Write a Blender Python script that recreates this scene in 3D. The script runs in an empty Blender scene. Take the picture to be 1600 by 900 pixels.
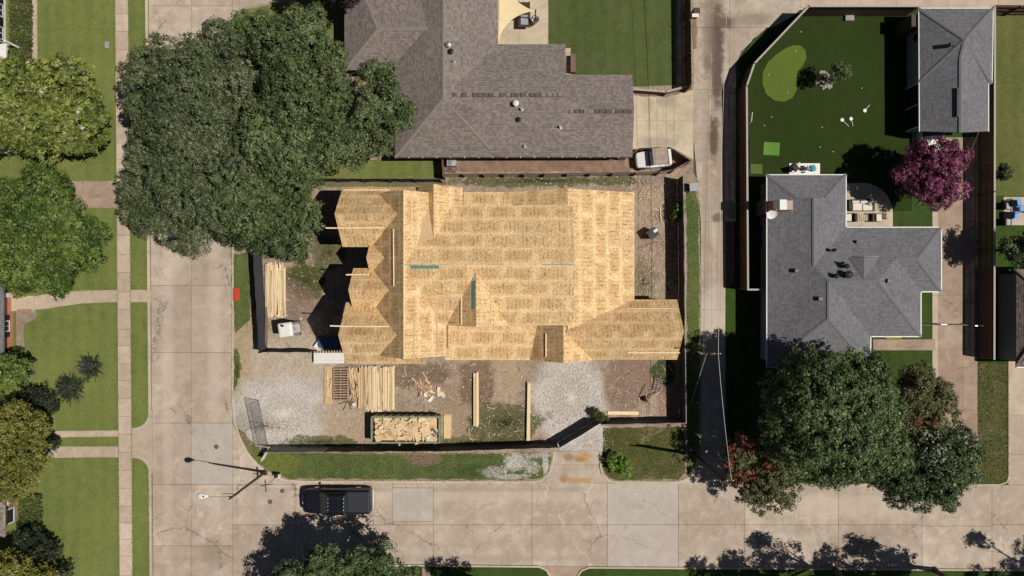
import bpy, math, random
import numpy as np
from mathutils import Vector, Matrix
random.seed(7)
RNG = np.random.default_rng(11)
scene = bpy.context.scene
COL = scene.collection

# ------------------------------------------------------------------ camera, sky, sun, exposure
H, F = 58.0, 1066.667           # the drone hovers 58 m up with a 24 mm lens; F is the lens in photo pixels
cam_d = bpy.data.cameras.new('drone_camera')
cam_d.lens = 24.0; cam_d.sensor_width = 36.0; cam_d.clip_start = 0.5; cam_d.clip_end = 3000
cam = bpy.data.objects.new('drone_camera', cam_d); COL.objects.link(cam)
cam.location = (0, 0, H); scene.camera = cam
SUNV = Vector((0.604, -0.097, 1.0)).normalized()
world = bpy.data.worlds.new('World'); scene.world = world; world.use_nodes = True
wn = world.node_tree
bg = wn.nodes['Background']
sky = wn.nodes.new('ShaderNodeTexSky'); sky.sky_type = 'NISHITA'; sky.sun_disc = False
sky.sun_elevation = math.asin(SUNV.z); sky.sun_rotation = math.atan2(SUNV.x, SUNV.y)
sky.air_density = 0.45; sky.dust_density = 0.5; sky.ozone_density = 0.4
wn.links.new(sky.outputs[0], bg.inputs[0]); bg.inputs[1].default_value = 0.05
sun_d = bpy.data.lights.new('sun', 'SUN'); sun_d.energy = 5.0; sun_d.angle = math.radians(0.5); sun_d.color = (1.0, 0.945, 0.86)
sun = bpy.data.objects.new('sun', sun_d); COL.objects.link(sun)
sun.rotation_euler = (-SUNV).to_track_quat('-Z', 'Y').to_euler(); sun.location = SUNV * 150
vs = scene.view_settings
vs.view_transform = 'Standard'; vs.look = 'None'; vs.gamma = 1.0; vs.exposure = -0.3; vs.use_curve_mapping = False

def W(px, py, z=0.0):           # a point of the place, read off the photograph at a known height
    return Vector(((px - 800) * (H - z) / F, (450 - py) * (H - z) / F, z))
def M(p): return p * H / F      # photo pixels on the ground to metres

# ------------------------------------------------------------------ object helpers
def tag(o, label, cat=None, group=None, kind=None):
    if label: o['label'] = label
    if cat: o['category'] = cat
    if group: o['group'] = group
    if kind: o['kind'] = kind
    return o
def thing(name, label, cat, loc, rotz=0.0, group=None, scale=1.0):
    o = bpy.data.objects.new(name, None); COL.objects.link(o)
    o.empty_display_size = 0.3
    o.location = loc; o.rotation_euler = (0, 0, rotz); o.scale = (scale,) * 3
    return tag(o, label, cat, group)
def wmat(o):
    m = Matrix.LocRotScale(o.location, o.rotation_euler, o.scale)
    return wmat(o.parent) @ o.matrix_parent_inverse @ m if o.parent else m
def link_mesh(name, me, parent=None, local=False):
    o = bpy.data.objects.new(name, me); COL.objects.link(o)
    if parent is not None:
        o.parent = parent
        if not local: o.matrix_parent_inverse = wmat(parent).inverted()
    return o
def copy_tree(o, loc=None, rotz=None, label=None, parent=None):
    c = o.copy(); COL.objects.link(c)
    if parent is not None: c.parent = parent
    if loc is not None: c.location = loc
    if rotz is not None: c.rotation_euler = (0, 0, rotz)
    if label: c['label'] = label
    for ch in o.children: copy_tree(ch, parent=c)
    return c

class MB:
    """collects shapes into one mesh"""
    def __init__(s): s.v = []; s.f = []
    def add(s, vs, fs):
        n = len(s.v); s.v += [tuple(p) for p in vs]; s.f += [tuple(i + n for i in f) for f in fs]; return s
    def box(s, c, size, rz=0.0, m=None):
        x, y, z = size[0] / 2, size[1] / 2, size[2] / 2
        ps = [Vector((a, b, d)) for d in (-z, z) for (a, b) in ((-x, -y), (x, -y), (x, y), (-x, y))]
        r = m if m is not None else Matrix.Rotation(rz, 3, 'Z')
        return s.add([r @ p + Vector(c) for p in ps], [(3, 2, 1, 0), (4, 5, 6, 7), (0, 1, 5, 4), (1, 2, 6, 5), (2, 3, 7, 6), (3, 0, 4, 7)])
    def prism(s, poly, z0, z1):
        """poly: xy pairs, anticlockwise or clockwise; z0 and z1 numbers or lists"""
        n = len(poly); ar = sum(poly[i][0] * poly[(i + 1) % n][1] - poly[(i + 1) % n][0] * poly[i][1] for i in range(n))
        idx = list(range(n)) if ar > 0 else list(range(n))[::-1]
        a = [z0] * n if not isinstance(z0, (list, tuple)) else z0
        b = [z1] * n if not isinstance(z1, (list, tuple)) else z1
        vs = [(poly[i][0], poly[i][1], a[i]) for i in idx] + [(poly[i][0], poly[i][1], b[i]) for i in idx]
        return s.add(vs, [tuple(range(n))[::-1], tuple(range(n, 2 * n))] + [(i, (i + 1) % n, (i + 1) % n + n, i + n) for i in range(n)])
    def tube(s, pts, rad, n=6, cap=True):
        pts = [Vector(p) for p in pts]; k = len(pts)
        rs = rad if isinstance(rad, (list, tuple)) else [rad] * k
        vs = []
        for i, p in enumerate(pts):
            d = (pts[min(i + 1, k - 1)] - pts[max(i - 1, 0)]).normalized()
            a = d.orthogonal().normalized() if i == 0 else (pa - d * pa.dot(d)).normalized()
            pa = a; b = d.cross(a)
            vs += [p + (a * math.cos(t) + b * math.sin(t)) * rs[i] for t in [2 * math.pi * j / n for j in range(n)]]
        fs = [(i * n + j, i * n + (j + 1) % n, (i + 1) * n + (j + 1) % n, (i + 1) * n + j) for i in range(k - 1) for j in range(n)]
        if cap: fs += [tuple(range(n))[::-1], tuple(range((k - 1) * n, k * n))]
        return s.add(vs, fs)
    def lathe(s, c, prof, n=16, a0=0.0):
        """prof: (radius, z) from bottom to top about a vertical axis at c"""
        vs = []
        for r, z in prof:
            vs += [(c[0] + r * math.cos(a0 + 2 * math.pi * j / n), c[1] + r * math.sin(a0 + 2 * math.pi * j / n), c[2] + z) for j in range(n)]
        k = len(prof)
        fs = [(i * n + j, i * n + (j + 1) % n, (i + 1) * n + (j + 1) % n, (i + 1) * n + j) for i in range(k - 1) for j in range(n)]
        fs += [tuple(range(n))[::-1], tuple(range((k - 1) * n, k * n))]
        return s.add(vs, fs)
    def loft(s, rings, cap=True):
        n = len(rings[0]); k = len(rings); vs = [p for r in rings for p in r]
        fs = [(i * n + j, i * n + (j + 1) % n, (i + 1) * n + (j + 1) % n, (i + 1) * n + j) for i in range(k - 1) for j in range(n)]
        if cap: fs += [tuple(range(n))[::-1], tuple(range((k - 1) * n, k * n))]
        return s.add(vs, fs)
    def mesh(s, name, mat, smooth=False, off=None):
        me = bpy.data.meshes.new(name)
        v = s.v if off is None else [(p[0] - off[0], p[1] - off[1], p[2] - off[2]) for p in s.v]
        me.from_pydata(v, [], s.f); me.materials.append(mat)
        if smooth: me.polygons.foreach_set('use_smooth', [True] * len(me.polygons))
        me.update(); return me
    def build(s, name, mat, parent=None, local=False, smooth=False, bevel=0.0, bseg=2):
        off = None
        if parent is None:
            a = np.array(s.v); off = ((a[:, 0].min() + a[:, 0].max()) / 2, (a[:, 1].min() + a[:, 1].max()) / 2, a[:, 2].min())
        o = link_mesh(name, s.mesh(name, mat, smooth, off), parent, local)
        if off is not None: o.location = off
        if bevel:
            b = o.modifiers.new('bevel', 'BEVEL'); b.width = bevel; b.segments = bseg; b.limit_method = 'ANGLE'
        return o
def uvmap(me, name, fn):
    """fn(loop vertex index, polygon) -> (u, v)"""
    uv = me.uv_layers.new(name=name)
    d = []
    for p in me.polygons:
        for li in p.loop_indices:
            d += list(fn(me.loops[li].vertex_index, p))
    uv.data.foreach_set('uv', d)

# ------------------------------------------------------------------ material helpers
class NT:
    def __init__(s, name, rough=0.85, spec=0.3):
        s.mat = bpy.data.materials.new(name); s.mat.use_nodes = True
        s.t = s.mat.node_tree; s.b = s.t.nodes['Principled BSDF']; s.out = s.t.nodes['Material Output']
        s.b.inputs['Roughness'].default_value = rough; s.b.inputs['Specular IOR Level'].default_value = spec
        s._pos = None
    def n(s, t, **k):
        nd = s.t.nodes.new(t)
        for a, b in k.items(): setattr(nd, a, b)
        return nd
    def put(s, sock, v):
        if hasattr(v, 'is_linked'): s.t.links.new(v, sock)
        elif isinstance(v, (tuple, list)) and len(v) == 3 and sock.type == 'RGBA': sock.default_value = (*v, 1)
        else: sock.default_value = v
    def pos(s):
        if s._pos is None: s._pos = s.n('ShaderNodeNewGeometry').outputs['Position']
        return s._pos
    def obj(s): return s.n('ShaderNodeTexCoord').outputs['Object']
    def uv(s, name): return s.n('ShaderNodeUVMap', uv_map=name).outputs[0]
    def rnd(s): return s.n('ShaderNodeObjectInfo').outputs['Random']
    def attr(s, name): return s.n('ShaderNodeAttribute', attribute_name=name).outputs['Fac']
    def noise(s, scale, detail=4, rough=0.6, vec=None, dist=0.0, col=False):
        nd = s.n('ShaderNodeTexNoise'); s.put(nd.inputs['Vector'], vec if vec is not None else s.pos())
        nd.inputs['Scale'].default_value = scale; nd.inputs['Detail'].default_value = detail
        nd.inputs['Roughness'].default_value = rough; nd.inputs['Distortion'].default_value = dist
        return nd.outputs[1 if col else 0]
    def vor(s, scale, feature='F1', vec=None, out='Distance', rnd=1.0):
        nd = s.n('ShaderNodeTexVoronoi', feature=feature); s.put(nd.inputs['Vector'], vec if vec is not None else s.pos())
        nd.inputs['Scale'].default_value = scale; nd.inputs['Randomness'].default_value = rnd
        return nd.outputs[out]
    def math(s, op, a, b=None, c=None, clamp=False):
        nd = s.n('ShaderNodeMath', operation=op, use_clamp=clamp); s.put(nd.inputs[0], a)
        if b is not None: s.put(nd.inputs[1], b)
        if c is not None: s.put(nd.inputs[2], c)
        return nd.outputs[0]
    def vmath(s, op, a, b=None, scale=None):
        nd = s.n('ShaderNodeVectorMath', operation=op); s.put(nd.inputs[0], a)
        if b is not None: s.put(nd.inputs[1], b)
        if scale is not None: s.put(nd.inputs['Scale'], scale)
        return nd.outputs[0]
    def ramp(s, fac, stops, interp='LINEAR'):
        nd = s.n('ShaderNodeValToRGB'); cr = nd.color_ramp; cr.interpolation = interp
        while len(cr.elements) < len(stops): cr.elements.new(0.5)
        for e, (p, c) in zip(cr.elements, stops):
            e.position = p; e.color = (*c, 1) if isinstance(c, (tuple, list)) else (c, c, c, 1)
        s.put(nd.inputs[0], fac); return nd.outputs[0]
    def sm(s, x, lo, hi):
        nd = s.n('ShaderNodeMapRange', interpolation_type='SMOOTHSTEP'); s.put(nd.inputs[0], x)
        nd.inputs[1].default_value = lo; nd.inputs[2].default_value = hi; return nd.outputs[0]
    def mix(s, fac, a, b, blend='MIX'):
        nd = s.n('ShaderNodeMix', data_type='RGBA', blend_type=blend)
        s.put(nd.inputs[0], fac); s.put(nd.inputs[6], a); s.put(nd.inputs[7], b); return nd.outputs[2]
    def sep(s, v):
        nd = s.n('ShaderNodeSeparateXYZ'); s.put(nd.inputs[0], v); return nd.outputs
    def comb(s, x, y, z=0.0):
        nd = s.n('ShaderNodeCombineXYZ'); s.put(nd.inputs[0], x); s.put(nd.inputs[1], y); s.put(nd.inputs[2], z); return nd.outputs[0]
    def ell(s, px, py, rx, ry, wob=0.6, sc=0.35, soft=0.35, rot=0.0):
        """soft-edged uneven patch of its own material (soil, gravel, dead grass) lying on the ground round a place"""
        c = W(px, py); m = s.n('ShaderNodeMapping', vector_type='TEXTURE'); s.put(m.inputs[0], s.pos())
        m.inputs['Location'].default_value = (c.x, c.y, 0); m.inputs['Rotation'].default_value = (0, 0, rot)
        m.inputs['Scale'].default_value = (M(rx), M(ry), 1e6)
        ln = s.n('ShaderNodeVectorMath', operation='LENGTH'); s.t.links.new(m.outputs[0], ln.inputs[0])
        d = s.math('ADD', ln.outputs['Value'], s.math('MULTIPLY', s.math('SUBTRACT', s.noise(sc, 8, 0.72), 0.5), wob * 2))
        return s.sm(d, 1.0 + soft / 2, 1.0 - soft / 2)
    def bump(s, h, strength=0.4, dist=0.02):
        nd = s.n('ShaderNodeBump'); nd.inputs['Strength'].default_value = strength; nd.inputs['Distance'].default_value = dist
        s.put(nd.inputs['Height'], h); s.t.links.new(nd.outputs[0], s.b.inputs['Normal'])
    def done(s, color, rough=None):
        s.put(s.b.inputs['Base Color'], color)
        if rough is not None: s.put(s.b.inputs['Roughness'], rough)
        return s.mat
def lin(*c):                     # 0-255 display colour to linear
    return tuple(((x / 255) / 12.92 if x / 255 <= 0.04045 else ((x / 255 + 0.055) / 1.055) ** 2.4) for x in c)
def flat(name, col, rough=0.6, spec=0.4, metal=0.0, var=0.12, sc=6.0):
    m = NT(name, rough, spec); m.b.inputs['Metallic'].default_value = metal
    f = m.noise(sc, 5, 0.65, vec=m.obj())
    c = m.mix(1.0, col, m.ramp(f, [(0.25, (1 - var * 1.6,) * 3), (0.75, (1 + var * 0.4,) * 3)]), 'MULTIPLY')
    return m.done(c)
# ------------------------------------------------------------------ materials
MT = {}
def concrete(name, base, dark, light, rnd=0.10, crack=0.0, stain=0.35, patches=()):
    m = NT(name, 0.9, 0.2)
    big = m.noise(0.16, 6, 0.62); mid = m.noise(0.9, 6, 0.68, dist=0.6); fine = m.noise(9.0, 3, 0.7); grit = m.noise(38, 2, 0.8)
    c = m.ramp(m.math('ADD', m.math('MULTIPLY', big, 0.45), m.math('MULTIPLY', mid, 0.55)), [(0.36, dark), (0.5, base), (0.63, light)])
    c = m.mix(1.0, c, m.ramp(fine, [(0.25, (0.86,) * 3), (0.75, (1.1,) * 3)]), 'MULTIPLY')
    c = m.mix(1.0, c, m.ramp(grit, [(0.3, (0.86,) * 3), (0.7, (1.1,) * 3)]), 'MULTIPLY')
    # tyre-borne grime and pale scour marks running in streaks
    sx = m.n('ShaderNodeMapping'); m.put(sx.inputs[0], m.pos()); sx.inputs['Scale'].default_value = (1.6, 0.5, 1)
    st = m.noise(0.7, 7, 0.75, vec=sx.outputs[0], dist=1.4)
    c = m.mix(m.math('MULTIPLY', m.sm(st, 0.54, 0.72), stain), c, tuple(x * 0.62 for x in dark))
    c = m.mix(m.math('MULTIPLY', m.sm(m.noise(0.45, 8, 0.8, dist=2.2), 0.57, 0.7), 0.45), c, tuple(min(1, x * 1.18) for x in light))
    for (px, py, rx, ry, col, amt) in patches:
        c = m.mix(m.math('MULTIPLY', m.ell(px, py, rx, ry, wob=1.1, sc=1.1, soft=1.0), amt), c, col)
    sp = m.sm(m.vor(1.1), 0.11, 0.045)
    c = m.mix(m.math('MULTIPLY', sp, m.math('MULTIPLY', m.sm(m.noise(0.5, 2), 0.5, 0.62), 0.5)), c, tuple(x * 0.4 for x in dark))
    if crack:
        wv = m.vmath('ADD', m.pos(), m.vmath('SCALE', m.noise(0.9, 5, 0.7, col=True), scale=1.8))
        d = m.vor(0.21, 'DISTANCE_TO_EDGE', wv)
        cm = m.math('MULTIPLY', m.sm(d, 0.012, 0.002), m.sm(m.noise(0.22, 2), 0.5, 0.6))
        c = m.mix(m.math('MULTIPLY', cm, crack), c, tuple(min(1, x * 1.3) for x in light))
        w2 = m.vmath('ADD', m.pos(), m.vmath('SCALE', m.noise(1.4, 6, .75, col=True), scale=1.2))
        d2 = m.vor(0.13, 'DISTANCE_TO_EDGE', w2)
        c2 = m.math('MULTIPLY', m.sm(d2, 0.0065, 0.0015), m.sm(m.noise(0.3, 3, .6, vec=w2), 0.5, 0.56))
        c = m.mix(m.math('MULTIPLY', c2, min(1, crack * 1.7)), c, tuple(x * .3 for x in dark))
    c = m.mix(1.0, c, m.ramp(m.rnd(), [(0, (1 - rnd,) * 3), (1, (1 + rnd * 0.7,) * 3)]), 'MULTIPLY')
    m.bump(m.math('ADD', fine, m.math('MULTIPLY', grit, 0.5)), 0.25, 0.01)
    return m.done(c)
MT['road'] = concrete('street_concrete', (.44, .362, .288), (.345, .278, .216), (.56, .475, .385), 0.08, 0.45, 0.55, [(300, 500, 26, 300, (.34, .275, .215), .35), (335, 560, 10, 300, (.53, .45, .37), .4), (262, 560, 8, 400, (.55, .465, .38), .4), (330, 860, 14, 22, (.27, .20, .145), .6), (700, 800, 300, 7, (.36, .29, .23), .35), (950, 850, 400, 7, (.36, .29, .23), .3), (800, 775, 200, 8, (.52, .44, .36), .4), (1330, 790, 120, 18, (.55, .475, .38), .5), (650, 765, 300, 3, (.33, .26, .2), .4), (650, 872, 400, 5, (.35, .28, .22), .45)])
MT['walk'] = concrete('sidewalk_concrete', (.50, .40, .308), (.41, .32, .24), (.58, .475, .375), 0.12, 0.0, 0.3)
MT['patch'] = concrete('patch_concrete', (.46, .40, .345), (.40, .345, .295), (.52, .46, .40), 0.08, 0.2, 0.2)
MT['kerb'] = concrete('kerb_concrete', (.52, .44, .34), (.42, .35, .27), (.60, .51, .40), 0.08, 0.0, 0.25)
MT['drive'] = concrete('pale_driveway_concrete', (.54, .46, .335), (.44, .36, .25), (.62, .54, .41), 0.05, 0.0, 0.3, [(1040, 160, 16, 9, (.33, .29, .22), .7), (1028, 222, 30, 9, (.33, .29, .22), .7), (1010, 165, 10, 10, (.36, .31, .235), .5)])
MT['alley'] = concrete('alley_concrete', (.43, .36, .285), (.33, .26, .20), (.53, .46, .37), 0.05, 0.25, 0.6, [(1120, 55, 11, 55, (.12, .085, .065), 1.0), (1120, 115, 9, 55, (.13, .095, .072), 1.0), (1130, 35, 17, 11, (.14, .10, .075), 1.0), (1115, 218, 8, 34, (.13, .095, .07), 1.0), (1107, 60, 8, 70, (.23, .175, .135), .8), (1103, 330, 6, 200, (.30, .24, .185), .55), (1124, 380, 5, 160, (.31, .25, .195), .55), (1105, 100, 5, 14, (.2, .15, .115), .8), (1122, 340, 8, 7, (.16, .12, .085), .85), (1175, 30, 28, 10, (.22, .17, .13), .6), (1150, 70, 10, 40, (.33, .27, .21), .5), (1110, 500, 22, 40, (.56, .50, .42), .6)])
MT['redwalk'] = concrete('aggregate_concrete', (.36, .265, .20), (.27, .19, .14), (.44, .34, .27), 0.07, 0.25, 0.45)
MT['edge'] = concrete('light_edging_concrete', (.50, .42, .31), (.42, .34, .25), (.56, .48, .37), 0.06)
MT['joint'] = flat('joint_filler', (.10, .08, .062), 0.95, 0.1)
def grass(name, a, b, dry, dryness=0.3, fine_c=0.5, patches=()):
    m = NT(name, 0.95, 0.12)
    big = m.noise(0.12, 5, 0.6); mid = m.noise(1.1, 6, 0.7); fine = m.noise(7, 4, 0.75); vf = m.noise(26, 3, 0.8)
    c = m.mix(m.sm(m.math('ADD', m.math('MULTIPLY', big, 0.6), m.math('MULTIPLY', mid, 0.4)), 0.38, 0.62), a, b)
    c = m.mix(m.math('MULTIPLY', m.sm(m.noise(0.33, 8, 0.78, dist=0.8), 0.5, 0.72), dryness), c, dry)
    mow = m.math('SINE', m.math('ADD', m.math('MULTIPLY', m.sep(m.pos())[0], 5.2), m.math('MULTIPLY', m.noise(.5, 2), 5.0)))
    c = m.mix(m.math('MULTIPLY', m.sm(mow, -.6, .9), .16 * (dryness > .15)), c, tuple(min(1, x * 1.35) for x in b))
    c = m.mix(m.math('MULTIPLY', m.sm(m.noise(1.7, 6, .8, dist=1.0), .56, .72), dryness * .9), c, dry)
    for (px, py, rx, ry, col, amt) in patches:
        c = m.mix(m.math('MULTIPLY', m.ell(px, py, rx, ry, wob=1.0, sc=.9, soft=.6), amt), c, col)
    c = m.mix(1.0, c, m.ramp(fine, [(0.25, (1 - fine_c * 0.6,) * 3), (0.75, (1 + fine_c * 0.5,) * 3)]), 'MULTIPLY')
    c = m.mix(1.0, c, m.ramp(vf, [(0.28, (1 - fine_c * 0.8,) * 3), (0.72, (1 + fine_c * 0.7,) * 3)]), 'MULTIPLY')
    m.bump(m.math('ADD', fine, vf), 0.7, 0.05)
    return m.done(c)
MT['lawn'] = grass('lawn_grass', (.128, .160, .044), (.178, .208, .060), (.26, .245, .10), 0.4)
MT['lawn_n'] = grass('clipped_yard_grass', (.066, .092, .028), (.095, .120, .038), (.16, .14, .06), 0.5)
MT['verge'] = grass('verge_grass', (.085, .118, .036), (.130, .158, .050), (.23, .21, .10), 0.5, 0.75)
MT['dimlawn'] = grass('dark_lawn_grass', (.034, .066, .012), (.052, .088, .018), (.10, .095, .035), 0.2)
MT['drylawn'] = grass('patchy_lawn_grass', (.075, .085, .026), (.105, .105, .036), (.27, .21, .13), 1.0, 0.8)
MT['turf'] = grass('artificial_turf', (.026, .042, .0085), (.030, .048, .0098), (.034, .05, .012), 0.1, 0.12)
MT['putt'] = grass('putting_green_turf', (.102, .148, .024), (.115, .162, .029), (.12, .155, .03), 0.1, 0.12)
def site_ground():
    m = NT('building_site_ground', 0.97, 0.08)
    n1 = m.noise(0.35, 8, 0.72, dist=0.5); n2 = m.noise(2.2, 7, 0.75); n3 = m.noise(13, 4, 0.8); n4 = m.noise(40, 2, 0.8)
    c = m.ramp(m.math('ADD', m.math('MULTIPLY', n1, 0.5), m.math('MULTIPLY', n2, 0.5)),
               [(0.28, (.15, .10, .075)), (0.40, (.27, .195, .145)), (0.52, (.42, .325, .24)), (0.66, (.58, .47, .35))])
    c = m.mix(m.math('MULTIPLY', m.sm(m.noise(1.3, 8, .82, dist=1.5), .50, .64), .5), c, (.60, .49, .36))
    c = m.mix(m.math('MULTIPLY', m.sm(m.noise(1.9, 8, .82, dist=1.2), .52, .66), .55), c, (.17, .115, .085))
    def lay(mask, col, amt=1.0):
        nonlocal c
        c = m.mix(m.math('MULTIPLY', mask, amt), c, col)
    def lay_n(px, py, rx, ry, cols, amt=1.0, **k):
        nn = m.noise(k.pop('ns', 3.0), 7, 0.75)
        lay(m.ell(px, py, rx, ry, **k), m.ramp(nn, [(0.3, cols[0]), (0.7, cols[1])]), amt)
    tan = ((.42, .305, .19), (.58, .45, .31)); brown = ((.12, .075, .05), (.26, .175, .125)); sod = ((.05, .07, .018), (.13, .14, .045))
    gv = ((.54, .49, .45), (.80, .745, .695))
    lay_n(450, 565, 90, 40, ((.45, .36, .26), (.66, .56, .44)), 0.95, soft=0.7)
    lay_n(375, 555, 20, 120, tan, 0.9, wob=1.0)
    lay_n(445, 645, 88, 52, gv, 1.0, soft=0.8, wob=0.6, ns=5.0)
    lay_n(400, 655, 40, 18, sod, .35, wob=1.8, sc=.9); lay_n(540, 600, 30, 30, brown, .5, wob=1.0)
    lay_n(545, 655, 48, 42, tan, 0.85, wob=0.8)
    lay_n(780, 590, 34, 40, tan, 0.85, wob=0.9); lay_n(720, 640, 30, 50, ((.34, .24, .15), (.46, .35, .23)), 0.8, wob=1.0)
    lay_n(745, 600, 26, 40, brown, 0.75, wob=0.9); lay_n(650, 585, 50, 20, brown, 0.7, wob=0.9)
    lay_n(890, 625, 55, 78, gv, 1.0, soft=0.5, wob=0.55, ns=5.0); lay_n(925, 690, 32, 30, gv, 0.95, wob=0.5, ns=5.0)
    lay_n(985, 600, 42, 46, ((.25, .165, .12), (.36, .255, .19)), 0.9, wob=0.8)
    lay_n(1040, 600, 16, 60, ((.30, .17, .14), (.42, .27, .22)), 0.8, wob=0.9)
    lay_n(790, 660, 55, 32, sod, 0.75, wob=1.3, sc=0.7); lay_n(500, 690, 60, 10, sod, 0.8, wob=1.2, sc=0.8); lay_n(745, 690, 110, 9, sod, 0.55, wob=1.5, sc=0.8)
    lay_n(478, 440, 34, 30, sod, 0.95, wob=0.8, sc=0.6); lay_n(515, 395, 30, 26, sod, 0.7, wob=1.1, sc=0.6); lay_n(455, 470, 40, 34, ((.2, .135, .105), (.33, .24, .19)), 0.75, wob=0.8)
    lay_n(400, 440, 12, 60, sod, 0.5, wob=1.5, sc=0.8)
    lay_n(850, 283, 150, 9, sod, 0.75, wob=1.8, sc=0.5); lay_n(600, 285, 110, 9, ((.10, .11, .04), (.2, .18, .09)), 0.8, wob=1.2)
    lay_n(1010, 310, 24, 20, tan, 0.7, wob=0.9); lay_n(1005, 440, 20, 30, sod, 0.35, wob=1.2); lay_n(1040, 580, 20, 18, ((.03, .06, .02), (.07, .1, .03)), 0.9, wob=0.9)
    c = m.mix(1.0, c, m.ramp(n3, [(0.25, (.55,) * 3), (0.75, (1.3,) * 3)]), 'MULTIPLY')
    c = m.mix(1.0, c, m.ramp(n4, [(0.28, (.62,) * 3), (0.72, (1.3,) * 3)]), 'MULTIPLY')
    chips = m.math('MULTIPLY', m.sm(m.vor(2.3), 0.13, 0.06), m.sm(m.noise(1.1, 3), 0.5, 0.6))
    c = m.mix(m.math('MULTIPLY', chips, 0.7), c, (.66, .56, .42))
    m.bump(m.math('ADD', m.math('MULTIPLY', n2, 2.0), n3), 0.8, 0.08)
    return m.done(c)
MT['site'] = site_ground()
MT['dirt'] = (lambda m: (m.bump(m.noise(9, 5, .8), .6, .05), m.done(m.mix(1.0, m.ramp(m.noise(1.1, 8, .75), [(.3, (.16, .10, .07)), (.55, (.28, .19, .14)), (.75, (.40, .30, .22))]), m.ramp(m.noise(24, 4, .8), [(.3, (.6,) * 3), (.7, (1.3,) * 3)]), 'MULTIPLY')))[1])(NT('bare_dirt', .97, .08))
MT['mulch'] = (lambda m: m.done(m.mix(1.0, m.ramp(m.noise(1.5, 8, .75), [(.3, (.20, .15, .11)), (.7, (.36, .29, .22))]), m.ramp(m.noise(24, 4, .8), [(.3, (.5,) * 3), (.7, (1.35,) * 3)]), 'MULTIPLY')))(NT('flower_bed_mulch', .97, .08))
MT['stone'] = (lambda m: m.done(m.mix(1.0, (.68, .63, .585), m.ramp(m.attr('tint'), [(0, (.62, .60, .58)), (1, (1.15, 1.12, 1.08))]), 'MULTIPLY')))(NT('crushed_stone', .9, .2))
MT['tuft2'] = (lambda m: m.done(m.ramp(m.attr('tint'), [(0, (.085, .115, .03)), (.6, (.15, .18, .05)), (1, (.24, .24, .09))])))(NT('clipped_grass_blades', .9, .12))
MT['tuft'] = (lambda m: m.done(m.ramp(m.attr('tint'), [(0, (.035, .055, .010)), (.6, (.10, .13, .028)), (1, (.20, .19, .07))])))(NT('grass_blades', .9, .12))

def osb():
    m = NT('osb_sheathing', 0.8, 0.25)
    uv = m.uv('plane'); pl = m.uv('sheet')
    s = m.sep(uv); q = m.sep(pl); r = m.rnd()
    # strands: two stretched cell layers
    def strand(sx, sy, seed):
        v = m.comb(m.math('MULTIPLY', s[0], sx), m.math('ADD', m.math('MULTIPLY', s[1], sy), m.math('MULTIPLY', r, 37.0 + seed)), seed)
        return m.vor(1.0, 'F1', v, 'Color')
    a = m.sep(strand(9, 22, 0.0))[0]; b = m.sep(strand(20, 8, 3.1))[0]
    st = m.math('ADD', m.math('MULTIPLY', a, 0.5), m.math('MULTIPLY', b, 0.5))
    c = m.ramp(st, [(0.10, (.43, .25, .10)), (0.40, (.65, .435, .215)), (0.75, (.80, .595, .335)), (1.0, (.93, .755, .50))])
    # the factory stamp and wax darken the middle of each sheet
    def mid(x): return m.math('SUBTRACT', 1.0, m.math('ABSOLUTE', m.math('MULTIPLY', m.math('SUBTRACT', x, 0.5), 2.0)))
    cen = m.math('MULTIPLY', m.sm(mid(q[0]), 0.12, 0.42), m.sm(mid(q[1]), 0.15, 0.6))
    blotch = m.math('MULTIPLY', cen, m.sm(m.math('ADD', m.noise(3.2, 4, .7), m.math('MULTIPLY', m.math('SUBTRACT', r, 0.5), .85)), .30, .66))
    c = m.mix(m.math('MULTIPLY', blotch, 0.38), c, (.38, .205, .075))
    edge = m.math('SUBTRACT', 1.0, m.math('MULTIPLY', m.sm(mid(q[0]), .0, .10), m.sm(mid(q[1]), .0, .16)))
    c = m.mix(m.math('MULTIPLY', edge, .42), c, (.90, .72, .47))
    # nail rows over the rafters
    fr = m.math('FRACT', m.math('DIVIDE', s[0], 0.305))
    ln = m.sm(m.math('ABSOLUTE', m.math('SUBTRACT', fr, 0.5)), 0.16, 0.05)
    brk = m.sm(m.noise(1.0, 3, .7, vec=m.comb(m.math('MULTIPLY', s[0], 3.3), m.math('MULTIPLY', s[1], 2.2), 0)), .42, .64)
    c = m.mix(m.math('MULTIPLY', m.math('MULTIPLY', m.math('MULTIPLY', ln, brk), m.math('ADD', .3, m.math('MULTIPLY', cen, .7))), .8), c, (.12, .065, .022))
    c = m.mix(1.0, c, m.ramp(r, [(0, (.93, .92, .91)), (.5, (1, 1, 1)), (1, (1.06, 1.06, 1.07))]), 'MULTIPLY')
    c = m.mix(1.0, c, m.ramp(m.noise(.8, 5, .7), [(.3, (.86, .84, .8)), (.7, (1.08,) * 3)]), 'MULTIPLY')
    return m.done(c)
MT['osb'] = osb()
def lumber(name, a, b, axis_scale=(3, 3, 3), rough=0.75):
    m = NT(name, rough, 0.25)
    mp = m.n('ShaderNodeMapping'); m.put(mp.inputs[0], m.obj()); mp.inputs['Scale'].default_value = axis_scale
    g = m.noise(3.0, 6, .7, vec=mp.outputs[0])
    c = m.ramp(g, [(.3, a), (.7, b)])
    c = m.mix(1.0, c, m.ramp(m.rnd(), [(0, (.72, .68, .62)), (.5, (1, .98, .95)), (1, (1.15, 1.13, 1.1))]), 'MULTIPLY')
    return m.done(c)
MT['pine'] = lumber('fresh_pine_lumber', (.62, .46, .27), (.84, .70, .49), (2.5, 2.5, 2.5))
MT['pine2'] = lumber('stud_lumber', (.52, .36, .20), (.72, .54, .33), (2.5, 2.5, 2.5))
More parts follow.
